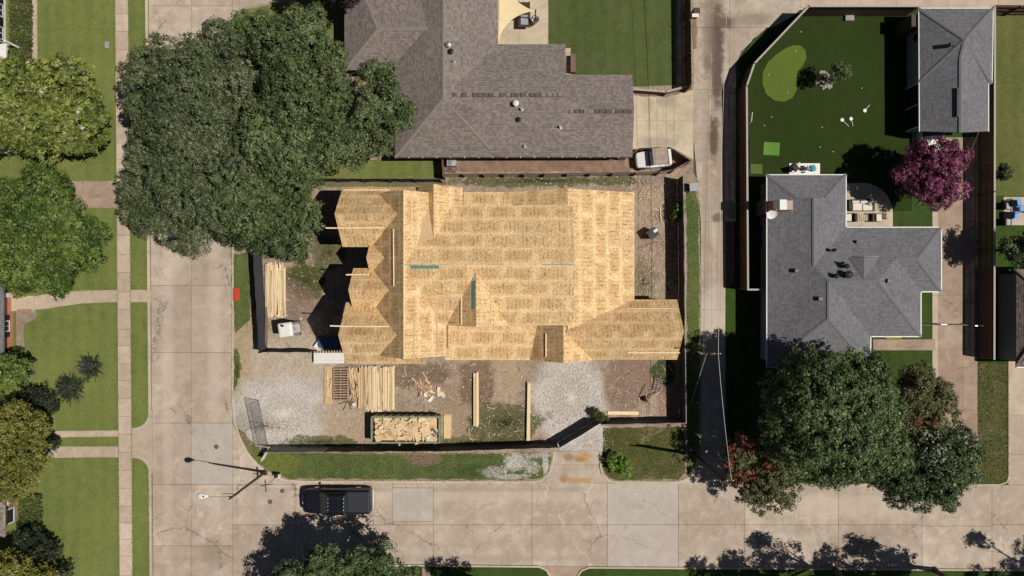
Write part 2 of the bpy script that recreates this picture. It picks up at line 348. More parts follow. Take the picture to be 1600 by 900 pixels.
MT['ply'] = lumber('plywood', (.55, .39, .21), (.70, .53, .32), (1.2, 1.2, 1.2))
MT['weathered'] = lumber('weathered_wood', (.15, .105, .085), (.27, .2, .17), (3, 3, 3))
MT['fencewood'] = lumber('cedar_fence_boards', (.085, .052, .034), (.18, .115, .08), (9, 9, .8))
MT['fencecap'] = flat('grey_fence_cap', (.42, .385, .34), .8, .2)
MT['housewrap'] = flat('wall_sheathing', (.36, .24, .12), .85, .2)
def shingle(name, cols, line=0.45, tabc=0.5):
    m = NT(name, 0.93, 0.12)
    uv = m.uv('plane'); s = m.sep(uv)
    br = m.n('ShaderNodeTexBrick', offset=0.5, squash=1.0); m.put(br.inputs['Vector'], uv)
    br.inputs['Color1'].default_value = (0, 0, 0, 1); br.inputs['Color2'].default_value = (1, 1, 1, 1); br.inputs['Mortar'].default_value = (0, 0, 0, 1)
    br.inputs['Scale'].default_value = 1.0; br.inputs['Mortar Size'].default_value = 0.0; br.inputs['Bias'].default_value = 0.0
    br.inputs['Brick Width'].default_value = 0.21; br.inputs['Row Height'].default_value = 0.165
    tab = m.sep(br.outputs[0])[0]
    c = m.ramp(m.math('ADD', m.math('MULTIPLY', tab, tabc), m.math('MULTIPLY', m.noise(11, 4, .8), 1 - tabc)), [(.2, cols[0]), (.5, cols[1]), (.85, cols[2])])
    fr = m.math('FRACT', m.math('DIVIDE', s[1], 0.165))
    c = m.mix(m.math('MULTIPLY', m.sm(fr, 0.34, 0.0), line), c, tuple(x * .3 for x in cols[0]))
    c = m.mix(1.0, c, m.ramp(m.noise(.3, 6, .7), [(.3, (.88,) * 3), (.7, (1.1,) * 3)]), 'MULTIPLY')
    c = m.mix(1.0, c, m.ramp(m.noise(45, 2, .8), [(.3, (.8,) * 3), (.7, (1.2,) * 3)]), 'MULTIPLY')
    m.bump(fr, .5, .02)
    return m.done(c)
MT['shingle_brown'] = shingle('brown_asphalt_shingles', ((.135, .108, .098), (.225, .192, .175), (.33, .29, .27)), .62, .32)
MT['shingle_grey'] = shingle('grey_asphalt_shingles', ((.105, .106, .116), (.165, .166, .178), (.235, .235, .25)), .40, .28)
MT['shingle_old'] = shingle('weathered_brown_shingles', ((.13, .10, .085), (.22, .175, .15), (.32, .26, .23)), .6)
MT['worn'] = flat('worn_ridge_shingles', (.15, .12, .108), .95, .1, var=.3, sc=10)
MT['cap_brown'] = flat('brown_ridge_shingles', (.27, .225, .20), .95, .1, var=.25, sc=14)
MT['cap_grey'] = flat('grey_ridge_shingles', (.185, .186, .20), .95, .1, var=.25, sc=14)
MT['white'] = flat('white_paint', (.78, .76, .73), .5, .4)
MT['rackwood'] = lumber('grey_brown_slats', (.30, .20, .14), (.46, .33, .24), (3, 3, 3))
MT['whitemetal'] = flat('white_sheet_metal', (.80, .78, .73), .45, .4)
MT['gutter'] = flat('white_gutter', (.70, .69, .66), .45, .4)
MT['siding'] = flat('blue_grey_siding', (.25, .30, .34), .7, .3)
MT['salmon'] = flat('salmon_brick_wall', (.56, .25, .165), .85, .2, var=.2, sc=4)
MT['dark'] = flat('dark_opening', (.012, .012, .014), .5, .3)
MT['glass'] = flat('window_glass', (.03, .036, .042), .1, .35)
MT['black'] = flat('black_plastic', (.016, .016, .018), .45, .4)
MT['fabric'] = (lambda m: m.done(m.mix(1.0, (.052, .054, .064), m.ramp(m.noise(3, 5, .7), [(.3, (.8,) * 3), (.7, (1.25,) * 3)]), 'MULTIPLY')))(NT('black_fence_fabric', .8, .25))
MT['fabricgrey'] = flat('faded_green_fence_fabric', (.07, .085, .07), .85, .2)
MT['steel'] = flat('galvanised_steel', (.42, .42, .40), .45, .5, .6)
MT['darksteel'] = flat('dark_bronze_steel', (.075, .042, .030), .5, .4)
MT['green'] = flat('green_container_paint', (.26, .30, .20), .55, .4, var=.3, sc=3)
MT['bluetarp'] = flat('blue_tarpaulin', (.055, .085, .16), .45, .4, var=.25)
MT['teal'] = flat('teal_roof_membrane', (.16, .29, .25), .6, .35, var=.3)
MT['red'] = flat('red_rubber', (.55, .055, .025), .7, .3)
MT['greysheet'] = flat('grey_metal_sheet', (.33, .34, .37), .5, .4)
MT['iron'] = flat('cast_iron', (.13, .11, .095), .7, .3)
MT['wood_pole'] = lumber('creosoted_pole', (.06, .042, .032), (.12, .085, .065), (3, 3, .4))
MT['wire'] = flat('power_line', (.55, .53, .5), .5, .4)
MT['wire2'] = flat('cable_black', (.04, .04, .04), .5, .4)
MT['cream'] = flat('cream_sail_cloth', (.78, .64, .38), .85, .15, var=.08, sc=1.5)
MT['rust'] = flat('faded_tan_brown_roof', (.42, .31, .255), .6, .3, var=.3, sc=3)
MT['paver'] = flat('red_brick_paver', (.35, .165, .135), .9, .2, var=.3)
MT['cushion'] = flat('off_white_cushion', (.74, .69, .62), .9, .2)
MT['wicker'] = flat('dark_brown_wicker', (.055, .035, .028), .7, .3)
MT['bluepl'] = flat('blue_plastic', (.03, .19, .55), .4, .4)
MT['bluevinyl'] = flat('dark_blue_vinyl', (.012, .045, .17), .35, .5)
MT['tealpl'] = flat('turquoise_plastic', (.02, .42, .36), .4, .4)
MT['matg'] = grass('bright_practice_mat', (.11, .24, .04), (.13, .27, .05), (.14, .27, .06), .1, .15)
MT['matg2'] = grass('dull_practice_mat', (.09, .14, .035), (.11, .16, .045), (.12, .16, .05), .1, .15)
MT['signgreen'] = flat('street_sign_green', (.01, .16, .09), .4, .4)
MT['boulder'] = flat('pale_rock', (.42, .38, .33), .9, .2, var=.35, sc=3)
MT['bark'] = lumber('tree_bark', (.055, .042, .034), (.13, .105, .085), (5, 5, 1.2))
MT['twig'] = lumber('bare_twigs', (.16, .12, .10), (.30, .24, .2), (3, 3, 3))
MT['yellow'] = flat('yellow_rope', (.6, .42, .03), .7, .3)
def carpaint(name, col, rough=.3):
    m = NT(name, rough, .25)
    return m.done(m.mix(1.0, col, m.ramp(m.noise(5, 4, .6, vec=m.obj()), [(.3, (.9,) * 3), (.7, (1.05,) * 3)]), 'MULTIPLY'))
MT['carblack'] = carpaint('black_car_paint', (.010, .011, .017)); MT['carwhite'] = carpaint('white_car_paint', (.75, .75, .74))
MT['tonneau'] = flat('dark_grey_bed_cover', (.028, .030, .040), .55, .4)
MT['tyre'] = flat('tyre_rubber', (.02, .02, .02), .85, .2)
MT['chrome'] = flat('chrome_trim', (.6, .6, .62), .2, .5, .9)
MT['taillight'] = flat('tail_light_red', (.30, .02, .03), .3, .5)
def leafmat(name, dark, mid, light, spec=.4, trans=.12, rough=.5):
    m = NT(name, rough, spec)
    t = m.attr('tint')
    c = m.ramp(t, [(0, dark), (.5, mid), (1, light)])
    m.put(m.b.inputs['Base Color'], c)
    tr = m.n('ShaderNodeBsdfTranslucent'); m.put(tr.inputs[0], m.mix(1.0, c, (1.3, 1.5, .6), 'MULTIPLY'))
    mx = m.n('ShaderNodeMixShader'); mx.inputs[0].default_value = trans
    m.t.links.new(m.b.outputs[0], mx.inputs[1]); m.t.links.new(tr.outputs[0], mx.inputs[2]); m.t.links.new(mx.outputs[0], m.out.inputs[0])
    return m.mat
MT['oak'] = leafmat('grey_green_oak_leaves', (.042, .058, .022), (.098, .122, .052), (.195, .215, .115))
MT['oak2'] = leafmat('deep_green_oak_leaves', (.034, .056, .016), (.088, .124, .042), (.180, .215, .092))
MT['magnolia'] = leafmat('yellow_green_magnolia_leaves', (.042, .062, .010), (.135, .172, .028), (.33, .36, .10), .45)
MT['maple'] = leafmat('fresh_green_leaves', (.030, .056, .008), (.082, .128, .022), (.19, .25, .055))
MT['olive'] = leafmat('olive_green_leaves', (.085, .095, .014), (.175, .18, .034), (.27, .265, .07))
MT['pecan'] = leafmat('mid_green_leaves', (.042, .072, .022), (.090, .135, .044), (.175, .225, .095))
MT['darkleaf'] = leafmat('dark_green_leaves', (.012, .020, .010), (.024, .036, .016), (.045, .06, .03))
MT['myrtle'] = leafmat('bronze_green_leaves', (.052, .056, .018), (.115, .118, .042), (.20, .19, .085))
MT['redbloom'] = leafmat('red_blossom', (.17, .022, .024), (.29, .055, .05), (.40, .12, .10))
MT['whitebloom'] = leafmat('white_blossom', (.42, .42, .40), (.58, .58, .56), (.72, .72, .70))
MT['pinkbloom'] = leafmat('magenta_blossom', (.075, .012, .034), (.19, .038, .095), (.36, .12, .20))
MT['bush'] = leafmat('bright_green_leaves', (.06, .12, .012), (.13, .23, .028), (.24, .36, .07))
MT['hedge'] = leafmat('hedge_leaves', (.045, .065, .012), (.085, .115, .022), (.14, .17, .04))
def brickwall():
    m = NT('red_brick', .9, .15); p = m.sep(m.pos()); b = m.n('ShaderNodeTexBrick')
    m.put(b.inputs['Vector'], m.comb(m.math('ADD', p[0], p[1]), p[2], 0)); b.inputs['Scale'].default_value = 4.5
    b.inputs['Color1'].default_value = (.34, .13, .085, 1); b.inputs['Color2'].default_value = (.46, .22, .15, 1); b.inputs['Mortar'].default_value = (.45, .36, .3, 1)
    return m.done(b.outputs[0])
MT['brickwall'] = brickwall()
# ------------------------------------------------------------------ ground, streets, pavements
def P2(pts, z=0.0): return [tuple(W(x, y, z)[:2]) for x, y in pts]
def struct(name, mb, mat, parent=None):
    o = mb.build(name, mat, parent)
    if parent is None: o['kind'] = 'structure'
    return o
def sheet(name, pts, z, mat, thick=0.0, parent=None):
    mb = MB()
    if thick: mb.prism(P2(pts), z - thick, z)
    else:
        p = P2(pts); n = len(p); ar = sum(p[i][0] * p[(i + 1) % n][1] - p[(i + 1) % n][0] * p[i][1] for i in range(n))
        if ar < 0: p = p[::-1]
        mb.add([(x, y, z) for x, y in p], [tuple(range(n))])
    return struct(name, mb, mat, parent)
def ragged(pts, step=8, amp=2.5):
    """a worn edge: the outline broken into short uneven pieces"""
    out = []; n = len(pts)
    for i in range(n):
        a, b = pts[i], pts[(i + 1) % n]; L = math.hypot(b[0] - a[0], b[1] - a[1]); k = max(1, int(L / step))
        for j in range(k):
            t = j / k; e = amp if j else 0
            out.append((a[0] + (b[0] - a[0]) * t + random.uniform(-e, e), a[1] + (b[1] - a[1]) * t + random.uniform(-e, e)))
    return out
mb = MB(); g = 2000; mb.add([(-g, -g, -.09), (g, -g, -.09), (g, g, -.09), (-g, g, -.09)], [(0, 1, 2, 3)])
struct('ground', mb, MT['verge'])
def slab_quad(quad, z, mat, parent, gap=0.014, thick=0.1, name='slab'):
    """one concrete slab, set in from its joints"""
    p = [Vector((*q, 0)) for q in P2(quad)]; c = sum(p, Vector()) / len(p)
    q = []
    n = len(p)
    for i in range(n):
        a = (p[i - 1] - p[i]).normalized(); b = (p[(i + 1) % n] - p[i]).normalized()
        s = max(0.3, abs(a.cross(b).z)); q.append(p[i] + (a + b) * gap / s)
    dz = random.uniform(-.004, .004)
    return MB().prism([(v.x, v.y) for v in q], z - thick, z + dz).build(name, mat, parent)
def xl(y): return 181 + y * 7 / 900.0
road = sheet('road', [(228, -90), (372, -90), (372, 700), (470, 740), (1720, 740), (1720, 900), (480, 900), (400, 990), (228, 990)], -.06, MT['joint'])
ys = [-90, 9, 118, 228, 338, 446, 551, 661, 757, 853, 990]
for a, b in zip(ys[:-1], ys[1:]):
    xs = [xl(a) + 51.5, 299, 363.5]; xb = [xl(b) + 51.5, 299, 363.5]
    for i in range(2):
        m = MT['patch'] if (a == 661 and i == 1) else MT['road']
        slab_quad([(xs[i], a), (xs[i + 1], a), (xb[i + 1], b), (xb[i], b)], 0, m, road)
slab_quad([(363.5, 661), (375, 690), (395, 720), (425, 743), (450, 751), (461, 752), (461, 757), (363.5, 757)], 0, MT['road'], road)
slab_quad([(363.5, -90), (455, -90), (452, -1), (420, 6), (382, 12), (368, 20), (363.5, 34)], 0, MT['road'], road)
xs = [363.5, 461, 550, 677, 831, 949, 1060, 1163, 1310, 1441, 1550, 1700]
def yt(x): return 752.5 + (x - 460) * .0045
def ybt(x): return 884.2 + (x - 560) * .0072
for i, (a, b) in enumerate(zip(xs[:-1], xs[1:])):
    t0, t1 = (757, 757) if i == 0 else (yt(a), yt(b))
    ym = 820 if i != 9 else 822
    if i == 0:
        slab_quad([(a, t0), (b, t1), (b, ym), (a, ym)], 0, MT['road'], road); slab_quad([(a, ym), (b, ym), (b, 900), (363.5, 990)], 0, MT['road'], road); continue
    mm = MT['patch'] if i in (5,) else MT['road']
    if i == 2:
        slab_quad([(a, t0), (613, yt(613)), (613, ym), (a, ym)], 0, mm, road); slab_quad([(613, yt(613) + 9), (b, t1 + 9), (b, 815), (613, 815)], 0.004, MT['patch'], road)
        slab_quad([(613, yt(613)), (b, t1), (b, t1 + 9), (613, yt(613) + 9)], 0, mm, road, .012); slab_quad([(613, 815), (b, 815), (b, ym), (613, ym)], 0, mm, road, .012)
    else: slab_quad([(a, t0), (b, t1), (b, ym), (a, ym)], 0, mm, road)
    slab_quad([(a, ym), (b, ym), (b, ybt(b)), (a, ybt(a))], 0, mm, road)

# --- the west side: lawn, pavement, verge, driveways
sheet('west_lawn', [(-140, -90), (xl(-90), -90), (xl(990), 990), (-140, 990)], .12, MT['lawn'], .2)
pave = sheet('pavement', [(xl(-90), -90), (xl(-90) + 20.5, -90), (xl(990) + 20.5, 990), (xl(990), 990)], .09, MT['joint'], .15)
y = -88
while y < 985:
    st = random.choice((26, 28, 30))
    slab_quad([(xl(y), y), (xl(y) + 20.5, y), (xl(y + st) + 20.5, y + st), (xl(y + st), y + st)], .13, MT['walk'], pave, .012, .06); y += st
def vx(y): return xl(y) + 20.5
def kx(y): return xl(y) + 47.0
for i, (a, b, ra, rb) in enumerate([(-90, 282, 0, 0), (326, 453, 0, 0), (472, 668, 0, 22), (715, 990, 22, 0)]):
    pts = [(vx(a), a)]
    pts += [(kx(a), a)] if not ra else [(kx(a) - ra + ra * math.sin(t), a + ra - ra * math.cos(t)) for t in np.linspace(0, math.pi / 2, 7)]
    pts += [(kx(b), b)] if not rb else [(kx(b) - rb + rb * math.cos(t), b - rb + rb * math.sin(t)) for t in np.linspace(0, math.pi / 2, 7)]
    pts += [(vx(b), b)]
    sheet('grass_verge', pts, .12, MT['lawn'], .2)
    kl = pts[1:-1]
    def band(c, w0, w1):
        out = []
        for j, p in enumerate(c):
            q0, q1 = c[max(j - 1, 0)], c[min(j + 1, len(c) - 1)]; d = (q1[0] - q0[0], q1[1] - q0[1]); L = math.hypot(*d)
            nx, ny = -d[1] / L, d[0] / L; out.append(((p[0] + nx * w0, p[1] + ny * w0), (p[0] + nx * w1, p[1] + ny * w1)))
        return out
    def kerb(line, w0, w1, z=.135):
        k = MB(); bnd = band(line, w0, w1)
        rings = []
        for p, q in bnd:
            a_, b_ = W(*p), W(*q); rings.append([(a_.x, a_.y, -.05), (a_.x, a_.y, z), (b_.x, b_.y, z), (b_.x, b_.y, -.05)])
        k.loft(rings); return struct('kerb', k, MT['kerb'])
    kerb(kl, .1, -3.6)
for (pts, nm) in [([(-120, 284), (xl(290) - .4, 283), (xl(320) - .4, 325), (-120, 325)], 'driveway'), ([(vx(283) + .4, 283), (234, 283), (234, 325), (vx(325) + .4, 325)], 'driveway'),
                  ([(48, 465), (66, 461), (90, 457), (130, 454), (xl(453) - .4, 453), (xl(472) - .4, 472), (130, 474), (95, 479), (70, 483), (48, 484)], 'path'), ([(vx(453) + .4, 453), (236, 453), (236, 472), (vx(472) + .4, 472)], 'path'),
                  ([(70, 673), (xl(673) - .4, 672), (xl(683) - .4, 682), (70, 683)], 'driveway'), ([(70, 697), (xl(697) - .4, 697), (xl(714) - .4, 714), (70, 715)], 'driveway'),
                  ([(vx(668) + .4, 668), (219, 668), (228, 664), (234, 655), (236.5, 640), (239, 640), (240, 740), (237, 740), (235, 728), (229, 719), (220, 715), (vx(715) + .4, 715)], 'driveway'),
                  ([(46, -90), (60, -90), (60, 92), (46, 92)], 'path'), ([(10, 92.5), (60, 92.5), (60, 100), (10, 100)], 'path')]:
    sheet(nm, pts, .127, MT['walk'] if nm == 'path' else MT['redwalk'] if pts[0][1] < 300 else MT['walk'], .17)
sheet('flower_bed', [(27, 484), (42, 482), (56, 483), (60, 490), (56, 499), (46, 503), (40, 507), (38, 520), (41, 545), (43, 560), (27, 555)], .126, MT['mulch'])

# --- the middle block: building site, neighbour's plot
blk = [(363.2, 34), (368, 20), (382, 12), (420, 6), (452, -1), (455, -90), (1083, -90), (1083, 270), (1091, 285), (1094, 420), (1094.5, 560), (1094.5, 690), (1091, 715), (1085, 735), (1076, 747), (1060, 753.5), (962, 753), (950, 750), (941, 741), (938, 728), (938, 704), (866, 704), (864, 722), (858, 740), (846, 751), (832, 753), (475, 752), (448, 750), (424, 742), (403, 727), (386, 706), (375, 685), (367, 660), (364.5, 630)]
sheet('site_ground', blk, .12, MT['site'], .2)
kerb([(365, 34), (366, 300), (366, 630), (368.5, 660), (377, 685), (388, 706), (405, 726), (426, 741), (449, 749), (475, 750.8), (832, 751.5), (845, 749.5), (857, 739), (863, 722), (865, 705)], 0, 2.6, .135)
kerb([(939.5, 706), (939.5, 728), (942, 740), (951, 749), (962, 751.5), (1060, 752), (1075, 746), (1084, 734), (1090, 714)], 0, 2.6, .135)
dr = sheet('driveway', [(866.5, 704.5), (937.5, 704.5), (937.5, 728), (941, 741), (950, 750), (960, 754), (836, 754), (847, 751), (859, 740), (865, 722)], .0, MT['joint'], .1)
MT['apron'] = concrete('stained_apron_concrete', (.44, .362, .288), (.345, .278, .216), (.55, .465, .375), .05, .3, .4, [(912, 713, 13, 6, (.44, .25, .095), .95), (905, 718, 8, 3, (.36, .19, .07), .8), (888, 714, 8, 6, (.26, .17, .12), .8), (904, 750, 22, 4, (.46, .27, .11), .95), (880, 748, 6, 6, (.30, .17, .09), .7), (882, 735, 8, 10, (.35, .25, .18), .5)])
slab_quad([(866.5, 704.5), (937.5, 704.5), (938, 726), (865.5, 726)], .06, MT['apron'], dr, .012); slab_quad([(865, 726), (938, 726), (941, 740), (949, 750), (960, 754.5), (836, 754.5), (848, 751), (858, 741)], .03, MT['apron'], dr, .012)
sheet('front_verge', ragged([(372, 668), (377, 683), (388, 704), (405, 724), (427, 739), (452, 747.5), (832, 748.5), (846, 746), (856, 736), (861, 720), (862, 707), (700, 708), (505, 706), (408, 703), (398, 693), (384, 676)], 9, 1.4), .126, grass('front_verge_grass', (.080, .112, .034), (.122, .150, .048), (.22, .20, .09), .45, .8, [(425, 722, 45, 18, (.17, .19, .045), .8), (385, 690, 14, 22, (.22, .18, .09), .8), (660, 716, 26, 10, (.24, .17, .12), .85), (640, 706, 150, 4, (.28, .21, .14), .6), (790, 728, 60, 14, (.10, .14, .05), .6), (745, 735, 30, 10, (.05, .085, .02), .7), (772, 736, 20, 8, (.46, .43, .38), .65), (806, 722, 18, 13, (.58, .55, .50), .85), (832, 730, 12, 10, (.50, .47, .42), .6), (852, 720, 5, 18, (.58, .55, .50), .85), (838, 710, 26, 5, (.46, .43, .38), .75), (795, 744, 30, 4, (.50, .47, .42), .8)]))
sheet('corner_lawn', ragged([(942, 668), (1066, 666), (1072, 700), (1070, 738), (1060, 749), (962, 749), (951, 746), (945, 738), (942, 728)], 9, 1.2), .126, MT['drylawn'])
sheet('grass_strip', ragged([(1072, 300), (1086, 296), (1091.5, 320), (1092, 560), (1092, 700), (1085, 728), (1073, 742), (1073, 560)], 9, 1.3), .126, MT['verge'])
sheet('grass_strip', ragged([(364, 396), (391, 396), (392, 500), (378, 512), (368, 520), (364, 470)], 8, 2), .126, MT['verge'])
sheet('grass_strip', ragged([(364, 545), (372, 545), (378, 570), (372, 600), (366, 612)], 6, 3), .127, MT['verge'])
limem = (lambda m: m.done(m.mix(1.0, m.ramp(m.noise(3, 6, .75), [(.3, (.36, .34, .30)), (.7, (.66, .63, .58))]), m.ramp(m.noise(24, 3, .8), [(.3, (.7,) * 3), (.7, (1.2,) * 3)]), 'MULTIPLY')))(NT('lime_powder', .95, .1))
limeb = MB()
for c in [(772, 735, 18, 8), (800, 722, 18, 13), (828, 728, 14, 13), (850, 722, 6, 16), (788, 742, 20, 4), (838, 712, 20, 5), (815, 743, 24, 4)]:
    for j in range(int(c[2] * c[3] * .16)):
        x, y = c[0] + random.gauss(0, .5) * c[2], c[1] + random.gauss(0, .5) * c[3]; s = random.choice((.5, .7, 1.0, 1.6, 2.4)) * random.uniform(.6, 1.2); n = random.randint(6, 9)
        if not 703 < y < 749 or x > 860: continue
        z = .128 + len(limeb.f) * 2e-6; q = P2([(x + s * math.cos(t) * random.uniform(.5, 1.2), y - s * .7 * math.sin(t) * random.uniform(.5, 1.2)) for t in np.linspace(0, 2 * math.pi, n + 1)[:-1]])
        limeb.add([(a, b, z) for a, b in q], [tuple(range(n))])
tag(limeb.build('lime_powder', limem), 'white lime powder spilled over the verge grass by the site driveway', 'lime powder', kind='stuff')
sheet('front_lawn', [(366, 40), (372, 24), (386, 15), (424, 9), (454, 4), (545, -60), (545, 250), (690, 250), (690, 279), (480, 279), (366, 280)], .126, MT['lawn'])
sheet('back_lawn', [(857, -90), (1056, -90), (1056, 134), (990, 136), (890, 116), (857, 72)], .126, MT['lawn_n'])
pat = sheet('patio', [(776, -90), (856.5, -90), (856.5, 72), (776, 72)], .10, MT['joint'], .1)
for (a, b) in ((-90, 38), (38, 72)):
    for (c, d) in ((776, 812), (812, 856.5)): slab_quad([(c, a), (d, a), (d, b), (c, b)], .14, MT['drive'], pat, .008, .05)
sheet('side_yard', ragged([(692, 247), (984, 247), (984, 269), (692, 269)], 9, 1), .126, MT['dirt'])
dw = sheet('driveway', [(988, 146), (1083, 138), (1083, 252), (1062, 236), (988, 232)], .10, MT['joint'], .1)
for a, b in zip((988, 1013, 1026, 1040.5, 1052.5), (1013, 1026, 1040.5, 1052.5, 1083)):
    for c, d in ((146, 189), (189, 234)):
        c0 = c if c > 150 else c - (a - 988) * .085; c1 = c if c > 150 else c - (b - 988) * .085
        d0 = d if d < 200 else (233 if a < 1050 else 233 + (a - 1050) * .0); d1 = d if d < 200 else (233 if b < 1060 else 250)
        slab_quad([(a, c0), (b, c1), (b, d1), (a, d0)], .14, MT['drive'], dw, .010, .05)
# --- alley
al = sheet('alley', [(1083, -90), (1720, -90), (1720, 14), (1256, 14), (1176, 60), (1150, 100), (1150, 440), (1133, 460), (1133, 757), (1094, 757), (1094, 420), (1090, 285), (1083, 270)], -.03, MT['joint'], .05)
ya = [-90, 43, 140, 217, 346, 484, 620, 757]
for a, b in zip(ya[:-1], ya[1:]):
    def le(y): return 1083.5 if y < 270 else 1094.8
    if b <= 43:
        for c, d in ((1083.5, 1140), (1140, 1250), (1250, 1400), (1400, 1560), (1560, 1710)):
            bb = b if d <= 1250 else 12.5
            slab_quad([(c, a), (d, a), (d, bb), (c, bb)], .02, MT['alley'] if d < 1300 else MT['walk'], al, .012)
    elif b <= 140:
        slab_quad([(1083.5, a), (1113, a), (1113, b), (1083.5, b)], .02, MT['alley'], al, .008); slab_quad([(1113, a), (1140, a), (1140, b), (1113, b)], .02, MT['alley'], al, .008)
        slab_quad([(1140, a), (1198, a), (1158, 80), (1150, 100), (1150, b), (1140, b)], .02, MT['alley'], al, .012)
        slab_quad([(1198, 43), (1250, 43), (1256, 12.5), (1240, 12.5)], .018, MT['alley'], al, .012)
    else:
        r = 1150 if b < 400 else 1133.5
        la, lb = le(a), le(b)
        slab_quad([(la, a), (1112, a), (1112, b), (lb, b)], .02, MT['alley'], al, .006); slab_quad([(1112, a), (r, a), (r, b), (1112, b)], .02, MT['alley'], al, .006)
tarm = (lambda m: m.done(m.mix(1.0, m.ramp(m.noise(2.5, 6, .75), [(.3, (.13, .095, .07)), (.7, (.25, .19, .145))]), m.ramp(m.noise(25, 3, .8), [(.3, (.7,) * 3), (.7, (1.2,) * 3)]), 'MULTIPLY')))(NT('dried_mud', .95, .1))
sheet('alley_mouth', [(1058, 756), (1077, 747), (1086, 735), (1092, 715), (1095, 690), (1134, 690), (1134, 757.5)], .008, MT['road'])
sheet('gravel_strip', ragged([(1081, 30), (1088, 32), (1088, 76), (1082, 78)], 5, 1.2), .145, MT['dirt'])
sheet('gravel_strip', ragged([(990, 143), (1040, 146), (1080, 136), (1082, 141), (1042, 153), (990, 150)], 6, 1), .148, MT['dirt'])
# --- the east plot
sheet('east_plot', [(1134, 757), (1134, 452), (1151, 440), (1151, 100), (1178, 60), (1258, 14), (1720, 14), (1720, 757)], .08, MT['dimlawn'], .15)
kerb([(1134, 754.5), (1300, 755), (1560, 756), (1571, 752), (1575, 742), (1575, 700)], 0, 2.6, .12)
sheet('artificial_turf', [(1154, 449), (1152, 128), (1164, 96), (1250, 16), (1419, 16), (1419, 204), (1424, 204), (1424, 330), (1330, 330), (1330, 449)], .09, MT['turf'])
gp = [(1250, 71), (1258, 78), (1260, 90), (1254, 104), (1246, 112), (1244, 124), (1245, 140), (1238, 153), (1226, 159), (1210, 157), (1197, 147), (1191, 130), (1192, 112), (1200, 97), (1214, 84), (1230, 74), (1242, 70.5)]
pg = MB().prism(P2(gp, .1), .09, .115).build('putting_green', MT['putt']); tag(pg, 'light green kidney-shaped putting green set in the dark turf', 'putting green')
sheet('east_lawn', [(1365, 546), (1455, 546), (1455, 590), (1365, 590)], .085, MT['dimlawn'])
drv = sheet('driveway', [(1456, 215), (1526, 215), (1526, 757), (1456, 757)], .085, MT['joint'])
yb = [215, 296, 378, 462, 545, 640, 757]
for a, b in zip(yb[:-1], yb[1:]):
    slab_quad([(1465, a), (1503, a), (1503, b), (1465, b)], .12, MT['redwalk'], drv, .008, .03); slab_quad([(1503, a), (1526, a), (1526, b), (1503, b)], .12, MT['redwalk'], drv, .008, .03)
    slab_quad([(1455.5, a), (1465, a), (1465, b), (1455.5, b)], .121, MT['edge'], drv, .005, .03)
sheet('path', [(1363, 530), (1460, 530), (1460, 547), (1363, 547)], .122, MT['redwalk'], .03)
sheet('path', [(1424, 205), (1456, 205), (1456, 300), (1424, 300)], .10, MT['edge'], .03)
cp = [(1320, 287)] + [(1346 + 48 * math.sin(t), 333 - 47 * math.cos(t)) for t in np.linspace(-.1, math.pi / 2, 10)] + [(1394, 362), (1320, 362)]
sheet('patio', cp, .11, MT['drive'], .05)
cq = [(1320, 292)] + [(1346 + 42 * math.sin(t), 334 - 42 * math.cos(t)) for t in np.linspace(-.1, math.pi / 2, 10)] + [(1388, 362), (1320, 362)]
sheet('patio_inlay', cq, .116, MT['edge'])
sheet('side_lawn', ragged([(1527, 568), (1573, 568), (1573, 742), (1568, 751), (1558, 754), (1527, 754)], 10, .8), .088, MT['drylawn'])
sheet('back_lawn', [(1528, 24), (1720, 24), (1720, 306), (1528, 306)], .086, grass('side_yard_grass', (.10, .115, .034), (.135, .145, .045), (.19, .165, .07), .5))
pw = sheet('driveway', [(1574, 560), (1720, 560), (1720, 757), (1574, 757)], .085, MT['joint'])
for a, b in ((560, 648), (648, 710), (710, 757)): slab_quad([(1574, a), (1630, a), (1630, b), (1574, b)], .115, MT['walk'], pw, .010, .03)
sheet('patio', [(1567, 308), (1720, 308), (1720, 352), (1567, 352)], .11, MT['drive'], .05)
# --- south of the street
sb = [(372, 990), (392, 930), (408, 908), (432, 892), (470, 885), (560, 883.5), (842, 886), (853, 891), (858, 900), (859, 990)]
sheet('south_lawn', sb, .12, MT['dimlawn'], .2); kerb([(372, 990), (392, 930), (408, 908), (432, 892), (470, 885), (560, 883.5), (842, 886), (853, 891), (858, 900), (859, 990)], -2.6, 0, .135)
sb2 = [(903, 990), (904, 900), (909, 892), (920, 887.5), (1720, 892.5), (1720, 990)]
sheet('south_lawn', sb2, .12, MT['dimlawn'], .2); kerb(sb2[:-1], -2.6, 0, .135)
sheet('driveway', [(859, 990), (858.5, 900), (853, 890), (842, 884.5), (920, 885), (909, 891), (904, 900), (903.5, 990)], .05, MT['redwalk'], .1)
sheet('path', [(660, 886), (673, 886), (673, 990), (660, 990)], .127, MT['redwalk'])

